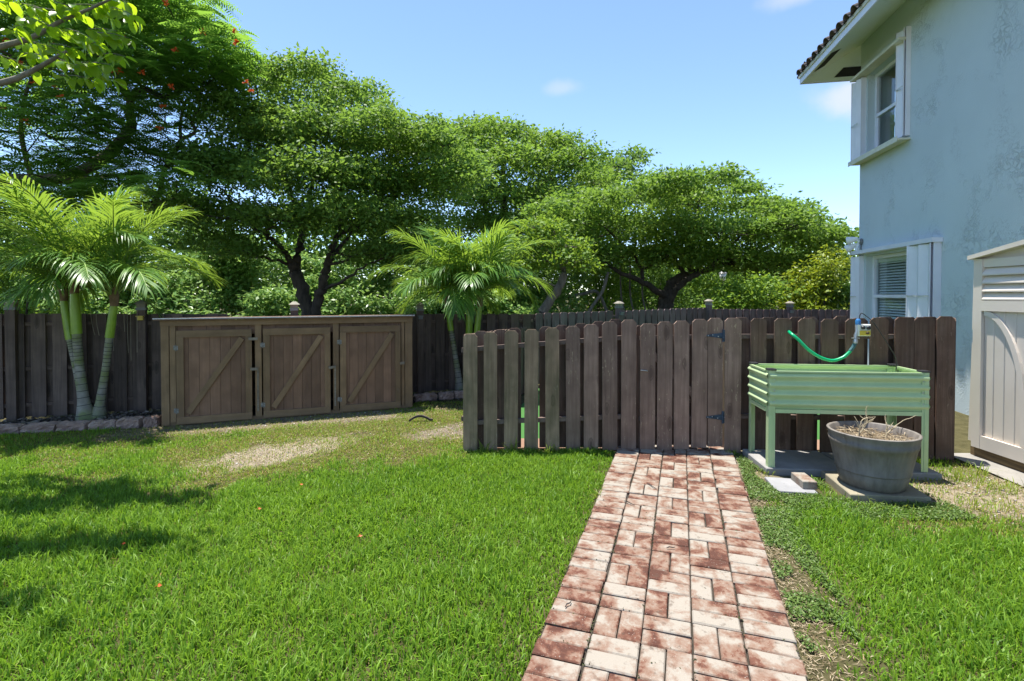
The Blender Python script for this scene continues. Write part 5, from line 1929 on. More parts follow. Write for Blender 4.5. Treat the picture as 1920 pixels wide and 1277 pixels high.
# the flame tree with feathery leaves, upper left
def flame_tree():
    rg = np.random.default_rng(31)
    rr_ = random.Random(31)
    Y0 = 10.5
    base = Vector((-12.6, 10.5, 0))
    root = empty('flame_tree', base)
    tag(root, 'flame tree with feathery leaves and red flowers, crooked limbs, upper left', 'tree', 'trees beyond the fences')
    limbs = [([Vector((-12.6, 10.5, 0)), Vector((-12.4, 10.5, 1.5)), Vector((-11.8, 10.5, 3.0)), at(0, 345, Y0), at(60, 338, Y0), at(130, 330, Y0), at(190, 300, Y0), at(222, 268, Y0), at(247, 238, Y0), at(242, 215, Y0), at(246, 185, Y0)], 0.17, 0.07),
             ([at(246, 188, Y0), at(255, 172, Y0), at(280, 170, Y0), at(308, 182, Y0), at(335, 172, Y0), at(355, 150, Y0), at(362, 130, Y0), at(362, 105, Y0)], 0.07, 0.03),
             ([at(246, 188, Y0), at(233, 170, Y0), at(225, 155, Y0), at(200, 110, Y0 - .4), at(180, 60, Y0 - .6)], 0.08, 0.03),
             ([at(130, 332, Y0), at(165, 335, Y0), at(195, 330, Y0), at(260, 325, Y0 + .3)], 0.08, 0.02),
             ([at(280, 400, Y0 + .4), at(300, 360, Y0 + .4), at(308, 320, Y0 + .3), at(330, 280, Y0 + .2), at(340, 262, Y0), at(365, 248, Y0), at(360, 225, Y0), at(372, 205, Y0), at(376, 175, Y0)], 0.05, 0.025),
             ([at(340, 265, Y0), at(338, 235, Y0), at(348, 190, Y0), at(375, 170, Y0)], 0.035, 0.02),
             ([at(60, 338, Y0), at(40, 250, Y0 - .5), at(50, 170, Y0 - .8), at(90, 100, Y0 - 1)], 0.05, 0.02),
             ([at(190, 245, Y0 + .3), at(175, 235, Y0), at(160, 200, Y0), at(158, 160, Y0), at(140, 140, Y0)], 0.03, 0.015)]
    tr = MB()
    nodes = []
    for pts, r0, r1 in limbs:
        P = smooth([p - base for p in pts], 5)
        n = len(P)
        tr.tube(P, [r0 + (r1 - r0) * i / (n - 1) for i in range(n)], 9)
        nodes += P[3:]
    pads = [(330, 40, 90, 40), (400, 80, 70, 40), (250, 60, 90, 50), (170, 90, 90, 50), (430, 115, 45, 28), (340, 120, 90, 38), (260, 140, 90, 40), (90, 60, 90, 60), (60, 150, 80, 50), (150, 190, 90, 40), (400, 160, 50, 30), (310, 210, 80, 40), (210, 250, 90, 40), (80, 240, 90, 45), (300, 290, 90, 40), (180, 310, 90, 36), (60, 320, 80, 40), (330, 330, 60, 30), (240, 350, 80, 30), (130, 365, 80, 30), (30, 400, 70, 30), (300, -20, 100, 40), (180, 0, 100, 50), (60, -10, 100, 50), (-60, 60, 90, 60), (-80, 200, 90, 60), (-80, 330, 90, 50)]
    k = Y0 / FOC
    V = []
    for (px, py, rx, rz) in pads:
        for rep in range(2):
            dy = rr_.uniform(0.1, 1.9) * (1 if rep else -1)
            c = at(px, py + 6, Y0 + dy) - base
            bp = min(nodes, key=lambda q: (q - c).length + max(0, q.z - c.z))
            P = smooth([bp, bp.lerp(c, .5) + Vector((rr_.uniform(-.2, .2), 0, -.12)), c], 4)
            tr.tube(P, [0.03 * (1 - .7 * i / (len(P) - 1)) for i in range(len(P))], 5, False)
            dens_ = 118 if py < 180 else 88
            n = int(dens_ * (rx * k) * (rx * k * 0.8 + rz * k))
            d = unit(rg.normal(size=(n, 3)) + [0, 0, .5])
            cen = np.array(c) + d * (0.3 + 0.75 * rg.random((n, 1)) ** .5) * np.array([rx * k, rx * k * .8, rz * k])
            azr = rg.random(n) * 2 * math.pi
            for q, az, tl_ in zip(cen, azr, rg.random(n)):
                dirh = np.array([math.cos(az), math.sin(az), 0.25 - 0.5 * tl_])
                side = np.array([-math.sin(az), math.cos(az), rr_.uniform(-.25, .25)])
                L = 0.34 + 0.16 * tl_
                m_ = 9
                for j in range(m_):
                    t = (j + 0.6) / m_
                    p = q + dirh * L * t + np.array([0, 0, -0.13 * L * t * t * 3])
                    pl_ = 0.115 * math.sin(math.pi * (0.15 + 0.8 * t)) ** 0.6
                    for sg in (-1, 1):
                        e = p + side * sg * pl_ + dirh * pl_ * 0.35 + np.array([0, 0, -0.02])
                        wv = dirh * 0.014
                        V += [p - wv, p + wv, e + wv * .8, e - wv * .8]
    tr.build('trunk', 'bark_brown', root)
    V = np.array(V)
    n = len(V) // 4
    np_mesh('crown', V, np.arange(4 * n), np.full(n, 4), 'leaf_feather', root)
    for (px, py) in ((445, 80), (460, 155), (472, 172), (322, 162), (104, 163), (115, 182), (46, 228), (42, 120), (5, 202), (265, 135), (223, 132), (305, 200), (243, 32), (312, 6), (212, 135), (12, 75), (65, 155), (300, 240), (380, 60), (150, 30), (228, 68), (95, 75), (440, 60), (330, 95)):
        q = at(px, py, Y0 - 1.7 + rr_.uniform(-.3, .3)) - base
        mb = MB()
        V, F = [tuple(q)], []
        for j in range(15):
            d = Vector((rr_.uniform(-1, 1), rr_.uniform(-1, .6), rr_.uniform(-.6, 1))).normalized()
            sd = d.cross(Vector((rr_.uniform(-1, 1), rr_.uniform(-1, 1), rr_.uniform(-1, 1)))).normalized()
            L = rr_.uniform(0.035, 0.08)
            i0 = len(V)
            V += [tuple(q + d * L * .7 + sd * L * .28), tuple(q + d * L), tuple(q + d * L * .7 - sd * L * .28)]
            F.append((0, i0, i0 + 1, i0 + 2))
        mb.add(V, F)
        mb.build('flower', 'petal', root)
    return root


flame_tree()


# shrubs and hedges beyond the fences
def shrub(name, label, c, r, leaf, dens, L, W, seed, per=20, spread=0.10, group='shrubs beyond the fences', slope=0.0, lumps=9):
    rg = np.random.default_rng(seed)
    base = Vector((c[0], c[1], 0))
    root = empty(name, base)
    tag(root, label, 'shrub', group)
    A = []
    rr_ = random.Random(seed)
    mb = MB()
    for i in range(lumps):
        q = Vector((rr_.uniform(-.75, .75) * r[0], rr_.uniform(-.7, .7) * r[1], c[2] + rr_.uniform(-.85, .75) * r[2]))
        q.y -= slope * (1 - q.z / (2 * c[2]))
        s = rr_.uniform(.38, .6)
        A.append(pad_leaves(q, np.array(r) * s, dens, per, spread, L, W, rg, 0.35)[:5])
        mb.tube([Vector((rr_.uniform(-.1, .1), rr_.uniform(-.1, .1), 0)), q * 0.5 + Vector((0, 0, .05)), q], [0.03, 0.02, 0.006], 5, False)
    mb.build('stems', 'bark_brown', root)
    pos, ax, nr, LL, WW = [np.concatenate(z) for z in zip(*A)]
    keep = pos[:, 2] > 0.03
    leaf_object('foliage', pos[keep], ax[keep], nr[keep], LL[keep], WW[keep], leaf, root)


HX = [(-14.5, 15.3, 'behind the left end of the black fence'), (-12.0, 15.4, 'left of the left palm crown'), (-9.7, 15.5, 'between the left palm fronds and the forked trunk'), (-7.6, 15.4, 'directly under the forked trunk'), (-5.5, 15.6, 'right of the forked trunk above the shed'), (-3.4, 15.4, 'left of the right palm crown above the shed end'), (-1.4, 15.6, 'hidden behind the right palm crown'), (0.6, 15.8, 'right of the right palm fronds')]
for i, (x, y, w) in enumerate(HX):
    shrub('glossy_shrub', 'pale green glossy leaved shrub ' + w, (x, y, 1.4), (1.5, 0.7, 1.30 + 0.18 * (i % 3)), 'leaf_hedge', 40, 0.15, 0.085, 60 + i, slope=1.7, lumps=13)
shrub('lime_shrub', 'yellow green bushy shrub left of the house corner', (7.35, 12.4, 1.5), (0.95, 0.7, 1.0), 'leaf_lime', 70, 0.11, 0.06, 81)
shrub('lime_shrub', 'lower bright green shrub under the long low limb', (5.9, 12.6, 1.0), (1.1, 0.7, 0.85), 'leaf_bright', 60, 0.11, 0.06, 82)
shrub('dark_shrub', 'dark green shrub touching the house corner', (8.3, 12.6, 0.9), (0.6, 0.6, 0.9), 'leaf_far', 60, 0.11, 0.06, 83)
shrub('lime_shrub', 'loose green shrub behind the lamp post', (9.6, 24.0, 1.8), (2.2, 1.2, 1.9), 'leaf_bright', 18, 0.16, 0.085, 84, 20, 0.16)
shrub('dark_shrub', 'green thicket left of the spreading tree trunk', (3.2, 18.6, 1.5), (1.5, 0.9, 1.7), 'leaf_bright', 22, 0.17, 0.035, 85, 20, 0.16)
shrub('dark_shrub', 'green thicket behind the small leaning tree', (1.0, 18.4, 1.5), (1.5, 0.9, 1.8), 'leaf_bright', 22, 0.17, 0.035, 86, 20, 0.16)
shrub('dark_shrub', 'green thicket behind the spreading tree trunk', (5.4, 19.2, 1.4), (1.5, 0.9, 1.7), 'leaf_far', 22, 0.15, 0.06, 87, 20, 0.16)
shrub('dark_shrub', 'dark shrub behind the left palm at the photo edge', (-11.5, 12.0, 1.8), (1.8, 1.1, 2.0), 'leaf_bright', 30, 0.12, 0.06, 88)

# the wood far behind, one mass
rg = np.random.default_rng(99)
N = 1900
ax_ = rg.random(N)
X = -34 + 68 * ax_
Yw = 25 + 5 * rg.random(N)
top = 4.6 + 1.3 * np.sin(X * 0.55) + 0.8 * np.sin(X * 1.7 + 1) - 0.09 * np.maximum(0, X - 2) ** 1.25 + np.where(X < -4, 1.2, 0)
Zc = np.maximum(0.2, top * rg.random(N) ** 0.7)
cl = np.repeat(np.stack([X, Yw, Zc], 1), 34, 0)
off = rg.normal(size=(len(cl), 3)) * [0.5, 0.4, 0.3]
M_ = len(cl)
o = leaf_object('far_wood', cl + off, rg.normal(size=(M_, 3)), rg.normal(size=(M_, 3)) * .7 + [0, 0, 1], 0.28 + 0.16 * rg.random(M_), 0.15 + .08 * rg.random(M_), 'leaf_far')
tag(o, 'mass of distant trees closing the view behind the fences', 'trees', kind='stuff')

# street lamp far off under the limb
lp = at(1355, 535, 22.0)
lroot = empty('street_lamp', (lp.x, lp.y, 0))
tag(lroot, 'distant green lamp post with a white lantern under the spreading tree', 'lamp post')
mb = MB()
mb.tube([(0, 0, 0), (0, 0, 0.3), (0, 0, 0.32), (0, 0, 2.05)], [0.09, 0.08, 0.045, 0.04], 10)
mb.build('pole', 'pole_green', lroot)
mb = MB()
mb.lathe([(0.05, 2.05), (0.10, 2.08), (0.16, 2.36), (0.14, 2.37)], 8)
mb.build('lantern_glass', 'white_plastic', lroot)
mb = MB()
mb.lathe([(0.19, 2.37), (0.10, 2.46), (0.03, 2.50), (0.0, 2.56)], 8)
mb.build('lantern_roof', 'lamp_grey', lroot)


# ------------------------------------------------------------------ the near tree hanging in from the left
def near_tree():
    rg = np.random.default_rng(41)
    rr_ = random.Random(41)
    base = Vector((-6.3, 4.0, 0))
    root = empty('broadleaf_tree', base)
    tag(root, 'near broadleaf tree reaching in at the upper left corner with bright backlit leaves', 'tree')
    tr = MB()
    br = [[Vector((-6.3, 4.0, 0)), Vector((-6.25, 4.0, 1.2)), Vector((-6.0, 4.05, 2.2)), Vector((-5.6, 4.1, 2.75))],
          [Vector((-5.6, 4.1, 2.75)), Vector((-5.0, 4.15, 2.95)), at(0, 156, 4.2), at(50, 138, 4.2), at(105, 108, 4.2), at(125, 96, 4.2)],
          [Vector((-5.6, 4.1, 2.75)), Vector((-5.0, 4.2, 3.25)), at(0, 88, 4.3), at(60, 70, 4.3), at(110, 42, 4.3), at(165, 18, 4.3), at(215, -5, 4.3)],
          [Vector((-6.0, 4.05, 2.2)), Vector((-5.6, 3.6, 3.3)), Vector((-4.8, 3.4, 4.1)), Vector((-3.9, 3.45, 4.45)), Vector((-3.2, 3.5, 4.55))],
          [Vector((-5.6, 3.6, 3.3)), Vector((-4.8, 2.9, 4.0)), Vector((-3.6, 2.8, 4.5)), Vector((-2.8, 2.75, 4.6))]]
    rads = [(0.13, 0.10), (0.035, 0.010), (0.032, 0.008), (0.07, 0.02), (0.06, 0.015)]
    for P, (r0, r1) in zip(br, rads):
        S = smooth([p - base for p in P], 6)
        n = len(S)
        tr.tube(S, [r0 + (r1 - r0) * i / (n - 1) for i in range(n)], 8)
    # leaf: broad rounded blade with a folded midrib
    meshes = []
    for q in range(4):
        mb = MB()
        L, W = 0.125, 0.078
        prof_ = [(0.0, 0.02), (0.12, 0.55), (0.35, 0.96), (0.6, 0.95), (0.82, 0.62), (1.0, 0.06)]
        bend = [0.10, 0.25, 0.4, 0.15][q]
        vs_ = []
        for t, w in prof_:
            z = -bend * L * t * t
            vs_ += [(L * t, -W / 2 * w, z + 0.010 * w), (L * t, 0, z), (L * t, W / 2 * w, z + 0.010 * w)]
        fs = []
        for i in range(len(prof_) - 1):
            for j in (0, 1):
                fs.append((3 * i + j, 3 * i + 3 + j, 3 * i + 4 + j, 3 * i + 1 + j))
        mb.add(vs_, fs, True)
        mb.tube([(-0.022, 0, 0.004), (0, 0, 0)], 0.0014, 4, False)
        meshes.append(mb.mesh('leaf', 'leaf_near'))
    cnt = 0
    # sprays of leaves in the corner of the view
    sprays = []
    for (px, py) in [(15, 20), (50, 10), (85, 25), (120, 15), (160, 20), (195, 25), (20, 60), (60, 45), (100, 55), (140, 60), (180, 60), (210, 75), (45, 85), (90, 90), (130, 100), (170, 95), (205, 105), (150, 130), (185, 135), (200, 155), (110, 120), (70, 112), (130, 150), (225, 45), (12, 110), (220, 10), (240, 30)]:
        sprays.append((px, py))
    for (px, py) in sprays:
        Yd = rr_.uniform(3.95, 4.5)
        c = at(px, py, Yd) - base
        P0 = c + Vector((-0.10, rr_.uniform(-.08, .08), 0.05))
        P1 = c + Vector((0.13, rr_.uniform(-.1, .1), rr_.uniform(-.06, .05)))
        tr.tube([P0, P0.lerp(P1, .5) + Vector((0, 0, .012)), P1], [0.004, 0.003, 0.0015], 5, False)
        for j in range(10):
            t = j / 9
            p = P0.lerp(P1, t) + Vector((0, 0, -0.004))
            az = rr_.uniform(-0.9, 0.9) + (1.0 if j % 2 else -1.0)
            s = rr_.uniform(0.62, 1.05)
            inst('leaf', rr_.choice(meshes), root, p, (rr_.uniform(-.7, .7), rr_.uniform(0.15, 1.15), az), (s, s, s))
            cnt += 1
    tr.build('trunk', 'bark_grey', root)
    # the rest of the crown, out of the picture above: it shades the lawn
    sh = []
    for (x, y, z, rx, ry, n) in ((-3.25, 4.22, 4.35, 0.55, 0.11, 190), (-4.0, 3.98, 4.2, 0.5, 0.11, 130), (-2.95, 3.58, 4.5, 0.50, 0.08, 120), (-3.75, 3.50, 4.4, 0.6, 0.10, 150),
                                  (-3.0, 2.98, 4.5, 0.32, 0.08, 55), (-3.6, 2.9, 4.5, 0.4, 0.10, 70), (-3.3, 2.2, 4.6, 0.45, 0.15, 40), (-4.9, 3.0, 4.4, 0.6, 0.3, 160), (-5.0, 3.9, 4.2, 0.6, 0.3, 180),
                                  (-5.6, 3.4, 4.6, 0.8, 0.7, 600), (-6.4, 4.4, 4.6, 0.8, 0.7, 600), (-4.2, 1.9, 4.6, 0.6, 0.3, 70)):
        P = np.stack([x + rx * rg.normal(size=n) * .6, y + ry * rg.normal(size=n) * .6, z + 0.10 * rg.normal(size=n)], 1) - np.array(base)
        sh.append(P)
    P = np.concatenate(sh)
    n = len(P)
    o = leaf_object('crown', P, rg.normal(size=(n, 3)) * [1, 1, .5], rg.normal(size=(n, 3)) * .5 + [0, 0, 1], 0.10 + .05 * rg.random(n), 0.065 + .03 * rg.random(n), 'leaf_near', root)
    o['kind'] = 'stuff'


near_tree()


# ================================================================== LAWN
def blob_val(x, y, cx, cy, rx, ry, ang):
    c, s = math.cos(ang), math.sin(ang)
    dx, dy = x - cx, y - cy
    a = (dx * c + dy * s) / rx
    b_ = (-dx * s + dy * c) / ry
    return np.sqrt(a * a + b_ * b_)


def vnoise(x, y, sc, seed):
    r_ = np.random.default_rng(seed)
    T = r_.random((64, 64))
    u, v = x * sc + 100, y * sc + 100
    i, j = np.floor(u).astype(int), np.floor(v).astype(int)
    fu, fv = u - i, v - j
    fu, fv = fu * fu * (3 - 2 * fu), fv * fv * (3 - 2 * fv)
    g_ = lambda a, b_: T[a % 64, b_ % 64]
    return (g_(i, j) * (1 - fu) + g_(i + 1, j) * fu) * (1 - fv) + (g_(i, j + 1) * (1 - fu) + g_(i + 1, j + 1) * fu) * fv


PU = np.array([math.sin(PATH_H), math.cos(PATH_H)])
PV = np.array([math.cos(PATH_H), -math.sin(PATH_H)])


def path_side(x, y):
    """metres from the left edge of the path, measured across it"""
    return (x - 0.05) * PV[0] + (y - 1.90) * PV[1]


def shed_front(x, y):
    """metres in front of the storage shed line"""
    a = R(20.26)
    return (x + 3.82) * math.sin(a) - (y - 5.61) * math.cos(a)


def bare_amount(x, y):
    nn = vnoise(x, y, 3.2, 5) * 0.6 + vnoise(x, y, 9, 6) * 0.4
    v = np.zeros_like(x)
    for (cx, cy, rx, ry, ang, cc) in BARE:
        d = blob_val(x, y, cx, cy, rx, ry, ang) + (nn - 0.5) * 1.7
        v = np.maximum(v, np.clip((1.0 - d) / 0.35, 0, 1))
    return v


def dry_amount(x, y):
    nn = vnoise(x, y, 2.1, 15) * 0.6 + vnoise(x, y, 6, 16) * 0.4
    d1 = blob_val(x, y, -1.7, 5.1, 2.0, 1.0, R(28)) + (nn - .5) * 1.1
    d2 = blob_val(x, y, -2.6, 5.9, 3.0, 0.8, R(20)) + (nn - .5) * 1.1
    d3 = blob_val(x, y, -4.0, 4.95, 2.4, 0.75, R(13)) + (nn - .5) * 1.2
    d4 = blob_val(x, y, 3.5, 3.4, 1.0, 0.7, 0) + (nn - .5) * 1.2
    v = np.zeros_like(x)
    for d, k in ((d1, 1.0), (d2, .9), (d3, .7), (d4, .75)):
        v = np.maximum(v, k * np.clip((1.25 - d) / 0.5, 0, 1))
    return v


def lawn_ok(x, y):
    s = path_side(x, y)
    ok = (s < -0.012 + 0.03 * (vnoise(x, y, 9, 3) - .5)) | (s > 1.02)
    left = s < 0.5
    front = y < np.where(x < -0.46, 99, 4.70)
    sf = shed_front(x, y)
    lim = np.where(x < -3.84, (5.28 + (x + 5.31) * 0.225) - y, np.where(x < -1.3, sf, (6.86 + (x + 1.33) * 0.37) - y))
    ok &= np.where(left, (lim > 0.03) & front, True)
    ok &= np.where(~left, (y < 4.6) & (x < 3.95), True)
    # not on slabs
    for (x0, x1, y0, y1) in ((2.05, 3.41, 3.98, 4.64), (2.37, 2.98, 3.50, 4.06), (1.94, 2.26, 3.66, 3.99)):
        ok &= ~((x > x0) & (x < x1) & (y > y0) & (y < y1))
    ok &= ~((x > 3.84) & (y > 2.4))
    return ok


MAT['grass'] = leafmat('lawn_blade', (0.050, 0.135, 0.010), (0.240, 0.400, 0.045), (0.34, 0.58, 0.03), 0.42, 0.45, 0.22, patch=(1.1, (0.22, 0.35, 0.034), 0.55))
MAT['dry'] = leafmat('dry_blade', (0.17, 0.17, 0.035), (0.40, 0.29, 0.12), (0.5, 0.4, 0.15), 0.3, 0.6, 0.2, patch=(1.6, (0.36, 0.25, 0.11), 0.6))
MAT['yellow_grass'] = leafmat('yellow_green_blade', (0.13, 0.22, 0.020), (0.27, 0.31, 0.045), (0.4, 0.45, 0.05), 0.35, 0.5, 0.3)
MAT['moss'] = leafmat('joint_moss_green', (0.02, 0.022, 0.012), (0.06, 0.07, 0.025), (0.05, 0.07, 0.02), 0.1, 0.8, 0.1)
MAT['weed'] = leafmat('small_weed_leaf', (0.06, 0.12, 0.020), (0.15, 0.22, 0.05), (0.2, 0.3, 0.05), 0.25, 0.5, 0.3)


def blades(name, label, x, y, H, Wd, lean, mat, cat='grass', seed=1, z0=0.0):
    rg = np.random.default_rng(seed)
    n = len(x)
    az = rg.random(n) * 2 * math.pi
    d = np.stack([np.cos(az), np.sin(az), np.zeros(n)], 1)
    tw = az + math.pi / 2 + rg.normal(size=n) * 0.5
    s = np.stack([np.cos(tw), np.sin(tw), np.zeros(n)], 1)
    ln = (lean * (0.25 + 1.1 * rg.random(n)))[:, None]
    b0 = np.stack([x, y, np.full(n, z0)], 1)
    H = H[:, None]
    W = Wd[:, None] * 0.5
    up = np.array([0, 0, 1.0])
    p1 = b0 + up * H * 0.55 * (1 - 0.12 * ln) + d * H * 0.28 * ln
    p2 = b0 + up * H * np.maximum(0.25, 1 - 0.40 * ln) + d * H * 0.85 * ln
    V = np.stack([b0 - s * W * 0.7, b0 + s * W * 0.7, p1 + s * W, p1 - s * W, p2], 1).reshape(-1, 3)
    i = np.arange(n)[:, None] * 5
    F = np.concatenate([i, i + 1, i + 2, i + 3, i + 3, i + 2, i + 4], 1).ravel()
    NP = np.tile([4, 3], n)
    return tag(np_mesh(name, V, F, NP, mat, None), label, cat, kind='stuff')


def scatter(n, x0, x1, y0, y1, rg, near=0.0):
    u = rg.random(n)
    if near:
        yy = y0 + (y1 - y0) * u ** near
    else:
        yy = y0 + (y1 - y0) * u
    return x0 + (x1 - x0) * rg.random(n), yy


rg = np.random.default_rng(71)
# points are drawn in a wedge that widens with distance, so that near and far get even cover
NG = 720000
y = np.sqrt(rg.random(NG) * (6.9 ** 2 - 1.2 ** 2) + 1.2 ** 2)
x = (rg.random(NG) * 2 - 1) * (y * 1.12 + 0.5)
keep = lawn_ok(x, y)
x, y = x[keep], y[keep]
bare = bare_amount(x, y)
dry = dry_amount(x, y)
u = rg.random(len(x))
s = path_side(x, y)
edge_right = np.clip((s - 1.02) / (0.30 + 0.12 * vnoise(x, y, 3, 8) - 0.15 * (y > 2.9)), 0, 1)
edge_right = np.where(s > 0.5, edge_right, 1.0)
weedy = ((x > 1.85) & (y > 3.35) & (s > .5)) * np.clip((y - 3.32) / .2, 0, 1)
thin = (1 - bare) * np.where(s > .5, edge_right ** 2 * (1 - 0.8 * weedy), 1.0)
lush = (u < thin * (1 - dry * 0.93))
dead_in = lush & (rg.random(len(x)) < 0.035)
lush &= ~dead_in
drym = dead_in | (~lush) & (rg.random(len(x)) < thin * dry * 0.8 + bare * 0.22)
far = np.clip((y - 2) / 4, 0, 1)
clump = vnoise(x, y, 7, 31)
hgt = (0.064 - 0.020 * far) * (0.45 + 0.95 * rg.random(len(x)) ** 1.4) * (0.65 + 0.75 * clump)
hgt *= np.where(s < .5, np.clip(0.45 + (-s) * 3.0, 0.45, 1), np.clip(0.5 + (s - 1.02) * 1.0, 0.5, 1))
hgt *= (1 - 0.35 * dry)
wid = 0.0058 * (0.7 + 0.6 * rg.random(len(x)))
# upright runs along the foot of the pickets
blades('lawn_grass', 'lush green lawn grass on both sides of the brick path', x[lush], y[lush], hgt[lush], wid[lush], 0.35 + 0.7 * rg.random(lush.sum()), 'grass', seed=1)
yel = drym & (rg.random(len(x)) < 0.58)
brn = drym & ~yel
blades('dry_grass', 'straw brown dry grass around the bare patch by the shed', x[brn], y[brn], hgt[brn] * 0.55, wid[brn] * 0.8, 1.2 * np.ones(brn.sum()), 'dry', seed=2)
blades('yellow_grass', 'yellowing grass between the lawn and the shed', x[yel], y[yel], hgt[yel] * 0.75, wid[yel] * 0.9, 1.0 * np.ones(yel.sum()), 'yellow_grass', seed=3)

# straw litter on the bare patches
n = 26000
lx, ly = scatter(n, -4.2, 4.0, 3.0, 6.6, rg)
ok = lawn_ok(lx, ly) & (rg.random(n) < bare_amount(lx, ly) * 0.9 + dry_amount(lx, ly) * 0.25)
lx, ly = lx[ok], ly[ok]
n = len(lx)
tag(leaf_object('straw_litter', np.stack([lx, ly, 0.004 + 0.012 * rg.random(n)], 1), rg.normal(size=(n, 3)) * [1, 1, .15], rg.normal(size=(n, 3)) * .3 + [0, 0, 1], 0.02 + 0.04 * rg.random(n), 0.003 + 0.004 * rg.random(n), 'straw'), 'straw and leaf litter on the bare patches', 'litter', kind='stuff')
# litter and small weeds along the right edge of the path
n = 4500
t_ = rg.random(n) * 3.2 - 0.8
w_ = 1.005 + np.abs(rg.normal(size=n)) * 0.13
ex, ey = 0.05 + PV[0] * w_ + PU[0] * t_, 1.90 + PV[1] * w_ + PU[1] * t_
tag(leaf_object('straw_litter', np.stack([ex, ey, 0.004 + 0.012 * rg.random(n)], 1), rg.normal(size=(n, 3)) * [1, 1, .15], rg.normal(size=(n, 3)) * .3 + [0, 0, 1], 0.012 + 0.03 * rg.random(n), 0.002 + 0.002 * rg.random(n), 'straw'), 'dry litter along the right edge of the brick path', 'litter', kind='stuff')
n = 230000
wx, wy = scatter(n, 1.2, 4.0, 1.6, 4.6, rg)
s_ = path_side(wx, wy)
cl_ = vnoise(wx, wy, 6, 44)
strip = (s_ > 1.0) & (s_ < 1.22 + 0.1 * vnoise(wx, wy, 3, 45)) & (cl_ > 0.33) & (wy > 2.05)
area = (s_ > 1.0) & (wy > 3.35 - 0.1) & (wx < 3.0) & (cl_ > 0.38)
ok = lawn_ok(wx, wy) & (strip | area)
wx, wy = wx[ok], wy[ok]
n = len(wx)
tag(leaf_object('ground_weed', np.stack([wx, wy, 0.006 + 0.026 * rg.random(n)], 1), rg.normal(size=(n, 3)) * [1, 1, .35], rg.normal(size=(n, 3)) * .5 + [0, 0, 1], 0.010 + 0.012 * rg.random(n), 0.006 + 0.006 * rg.random(n), 'weed'), 'small creeping weeds beside the path and around the slabs', 'weeds', kind='stuff')


# moss and grit in the path joints
n = 2600
jt = rg.random(n) * 4.4 - 1.2
jc = rg.integers(0, 6, n) * 0.2 + rg.normal(size=n) * 0.004
half = rg.random(n) < 0.45
jt = np.where(half, np.round(jt / 0.1) * 0.1 + rg.normal(size=n) * 0.004, jt)
jc = np.where(half, rg.random(n), jc)
okj = vnoise(jc * 3, jt * 2, 2.0, 91) > 0.52
jx, jy = 0.05 + PV[0] * jc + PU[0] * jt, 1.90 + PV[1] * jc + PU[1] * jt
jx, jy = jx[okj], jy[okj]
n = len(jx)
tag(leaf_object('joint_moss', np.stack([jx, jy, 0.033 + 0.005 * rg.random(n)], 1), rg.normal(size=(n, 3)) * [1, 1, .2], rg.normal(size=(n, 3)) * .4 + [0, 0, 1], 0.006 + 0.010 * rg.random(n), 0.004 + 0.005 * rg.random(n), 'moss'), 'dark moss and crumbs in the joints of the brick path', 'moss', kind='stuff')


# pebbles: small lumps, not flat flakes
def pebbles(name, label, px_, py_, size, rg):
    n = len(px_)
    octv = np.array([[1, 0, 0], [0, 1, 0], [-1, 0, 0], [0, -1, 0], [0, 0, .7], [0, 0, -.5]])
    sc = size * (0.5 + rg.random((n, 1, 1))) * (0.7 + 0.6 * rg.random((n, 1, 3)))
    a = rg.random(n) * 6.28
    ca, sa = np.cos(a), np.sin(a)
    o_ = octv[None] * sc
    xr = o_[:, :, 0] * ca[:, None] - o_[:, :, 1] * sa[:, None]
    yr = o_[:, :, 0] * sa[:, None] + o_[:, :, 1] * ca[:, None]
    V = np.stack([xr + px_[:, None], yr + py_[:, None], o_[:, :, 2] + size * 0.25], 2).reshape(-1, 3)
    tri = np.array([[0, 1, 4], [1, 2, 4], [2, 3, 4], [3, 0, 4], [1, 0, 5], [2, 1, 5], [3, 2, 5], [0, 3, 5]])
    F = (tri[None] + (np.arange(n) * 6)[:, None, None]).ravel()
    return tag(np_mesh(name, V, F, np.full(n * 8, 3), 'pebble', None), label, 'gravel', kind='stuff')


n = 5200
gx, gy = scatter(n, -3.2, 4.0, 3.2, 6.4, rg)
ok = lawn_ok(gx, gy) & (rg.random(n) < bare_amount(gx, gy) * 0.8)
pebbles('gravel', 'pale grit on the bare patches of the yard', gx[ok], gy[ok], 0.009, rg)

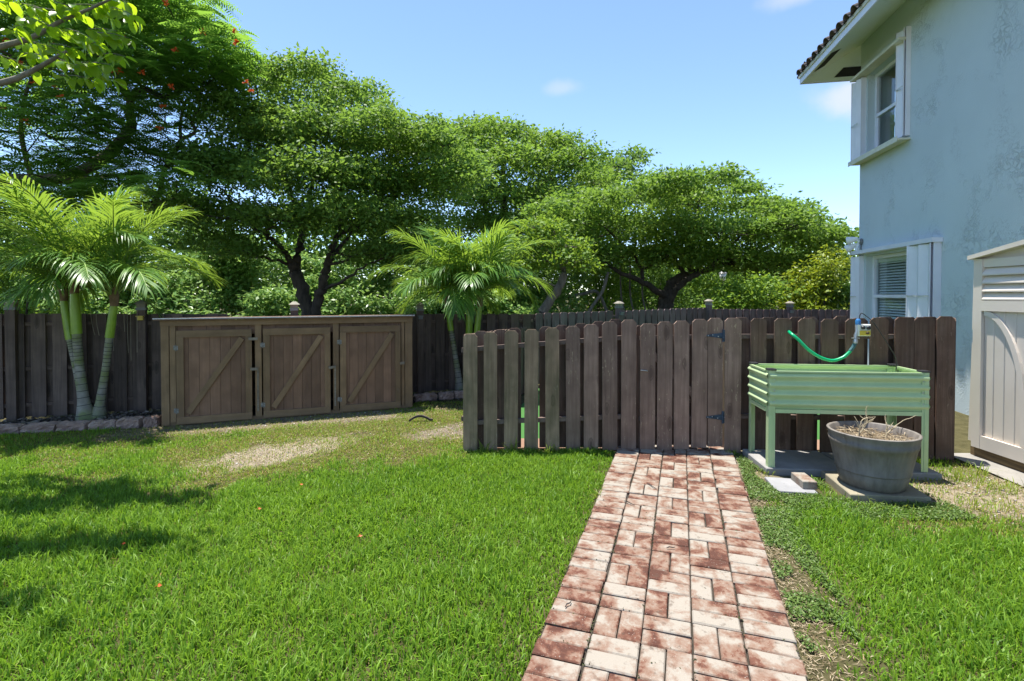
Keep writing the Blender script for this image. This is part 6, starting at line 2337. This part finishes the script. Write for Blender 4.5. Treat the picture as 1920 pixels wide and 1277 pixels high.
# coarse tufts: foot of the pickets, by the slabs and in a path joint
tx, ty, th_ = [], [], []
for (cx, cy, n, sp, h) in ((2.94, 4.33, 60, .10, .16), (3.5, 3.98, 90, .16, .10), (3.62, 3.75, 80, .16, .10), (3.2, 3.45, 70, .2, .09), (0.0, 4.66, 26, .04, .16), (0.35, 4.65, 30, .06, .12), (-.25, 4.66, 30, .08, .14), (3.75, 4.1, 50, .1, .11), (2.62, 3.46, 40, .2, .08), (1.98, 4.58, 40, .06, .07), (0.62, 3.62, 14, .012, .10), (2.05, 4.10, 20, .05, .05)):
    tx += list(cx + sp * rg.normal(size=n) * .6)
    ty += list(cy + sp * rg.normal(size=n) * .35)
    th_ += list(h * (0.5 + 0.7 * rg.random(n)))
tx, ty, th_ = np.array(tx), np.array(ty), np.array(th_)
blades('grass_tuft', 'coarse grass tufts at the foot of the pickets and slabs', tx, ty, th_, np.full(len(tx), 0.006), 0.9 * np.ones(len(tx)), 'yellow_grass', seed=9)

# small things lying about
for i, (px, py, lab) in enumerate(((228, 1042, 'orange fallen petal in the left lawn shade'), (484, 973, 'small orange petal left of the lawn middle'), (673, 1027, 'dark red fallen petal near the lawn middle'), (295, 1126, 'yellow fallen petal in the lower left lawn'), (563, 925, 'brown fallen petal in the upper lawn'))):
    p = at(px, py, CAM_H * FOC / (py - 553))
    P = np.array([[0, 0, 0.0], [0.004, 0.003, 0.002], [-0.004, 0.002, 0.001]])
    o = leaf_object('fallen_petal', P, np.array([[1, .2, .2], [-.3, 1, .1], [.1, -1, .3]]), np.array([[0, -.5, 1], [.3, -.5, 1], [-.3, -.4, 1]]), np.array([0.022, 0.02, 0.018]), np.array([0.014, 0.012, 0.012]), 'petal')
    o.location = (p.x, p.y, 0.055)
    tag(o, lab, 'petal', 'petals fallen on the lawn')
for (px, py, lab, L, a) in ((1066, 1157, 'dark knobbly twig on the left border bricks', 0.055, 0.9), (1258, 1046, 'short dark twig across the middle bricks', 0.05, 0.1), (1180, 958, 'forked dry grass stalk lying over the upper left bricks', 0.09, 2.2), (1222, 925, 'thin dry stalk near the gate end of the path', 0.12, 1.9)):
    p = at(px, py, CAM_H * FOC / (py - 553))
    root = empty('fallen_twig', (p.x, p.y, 0.044))
    root.rotation_euler.z = a
    tag(root, lab, 'twig', 'twigs fallen on the path')
    mb = MB()
    mb.tube([(-L / 2, 0, 0), (-L / 6, 0.004, 0.004), (L / 6, -0.003, 0.003), (L / 2, 0.003, 0.001)], [0.0022, 0.003, 0.0028, 0.0015], 6)
    if L > 0.08:
        mb.tube([(0, 0, 0.002), (L / 5, L / 5, 0.008)], [0.002, 0.001], 5)
    mb.build('stalk', 'mulch', root)
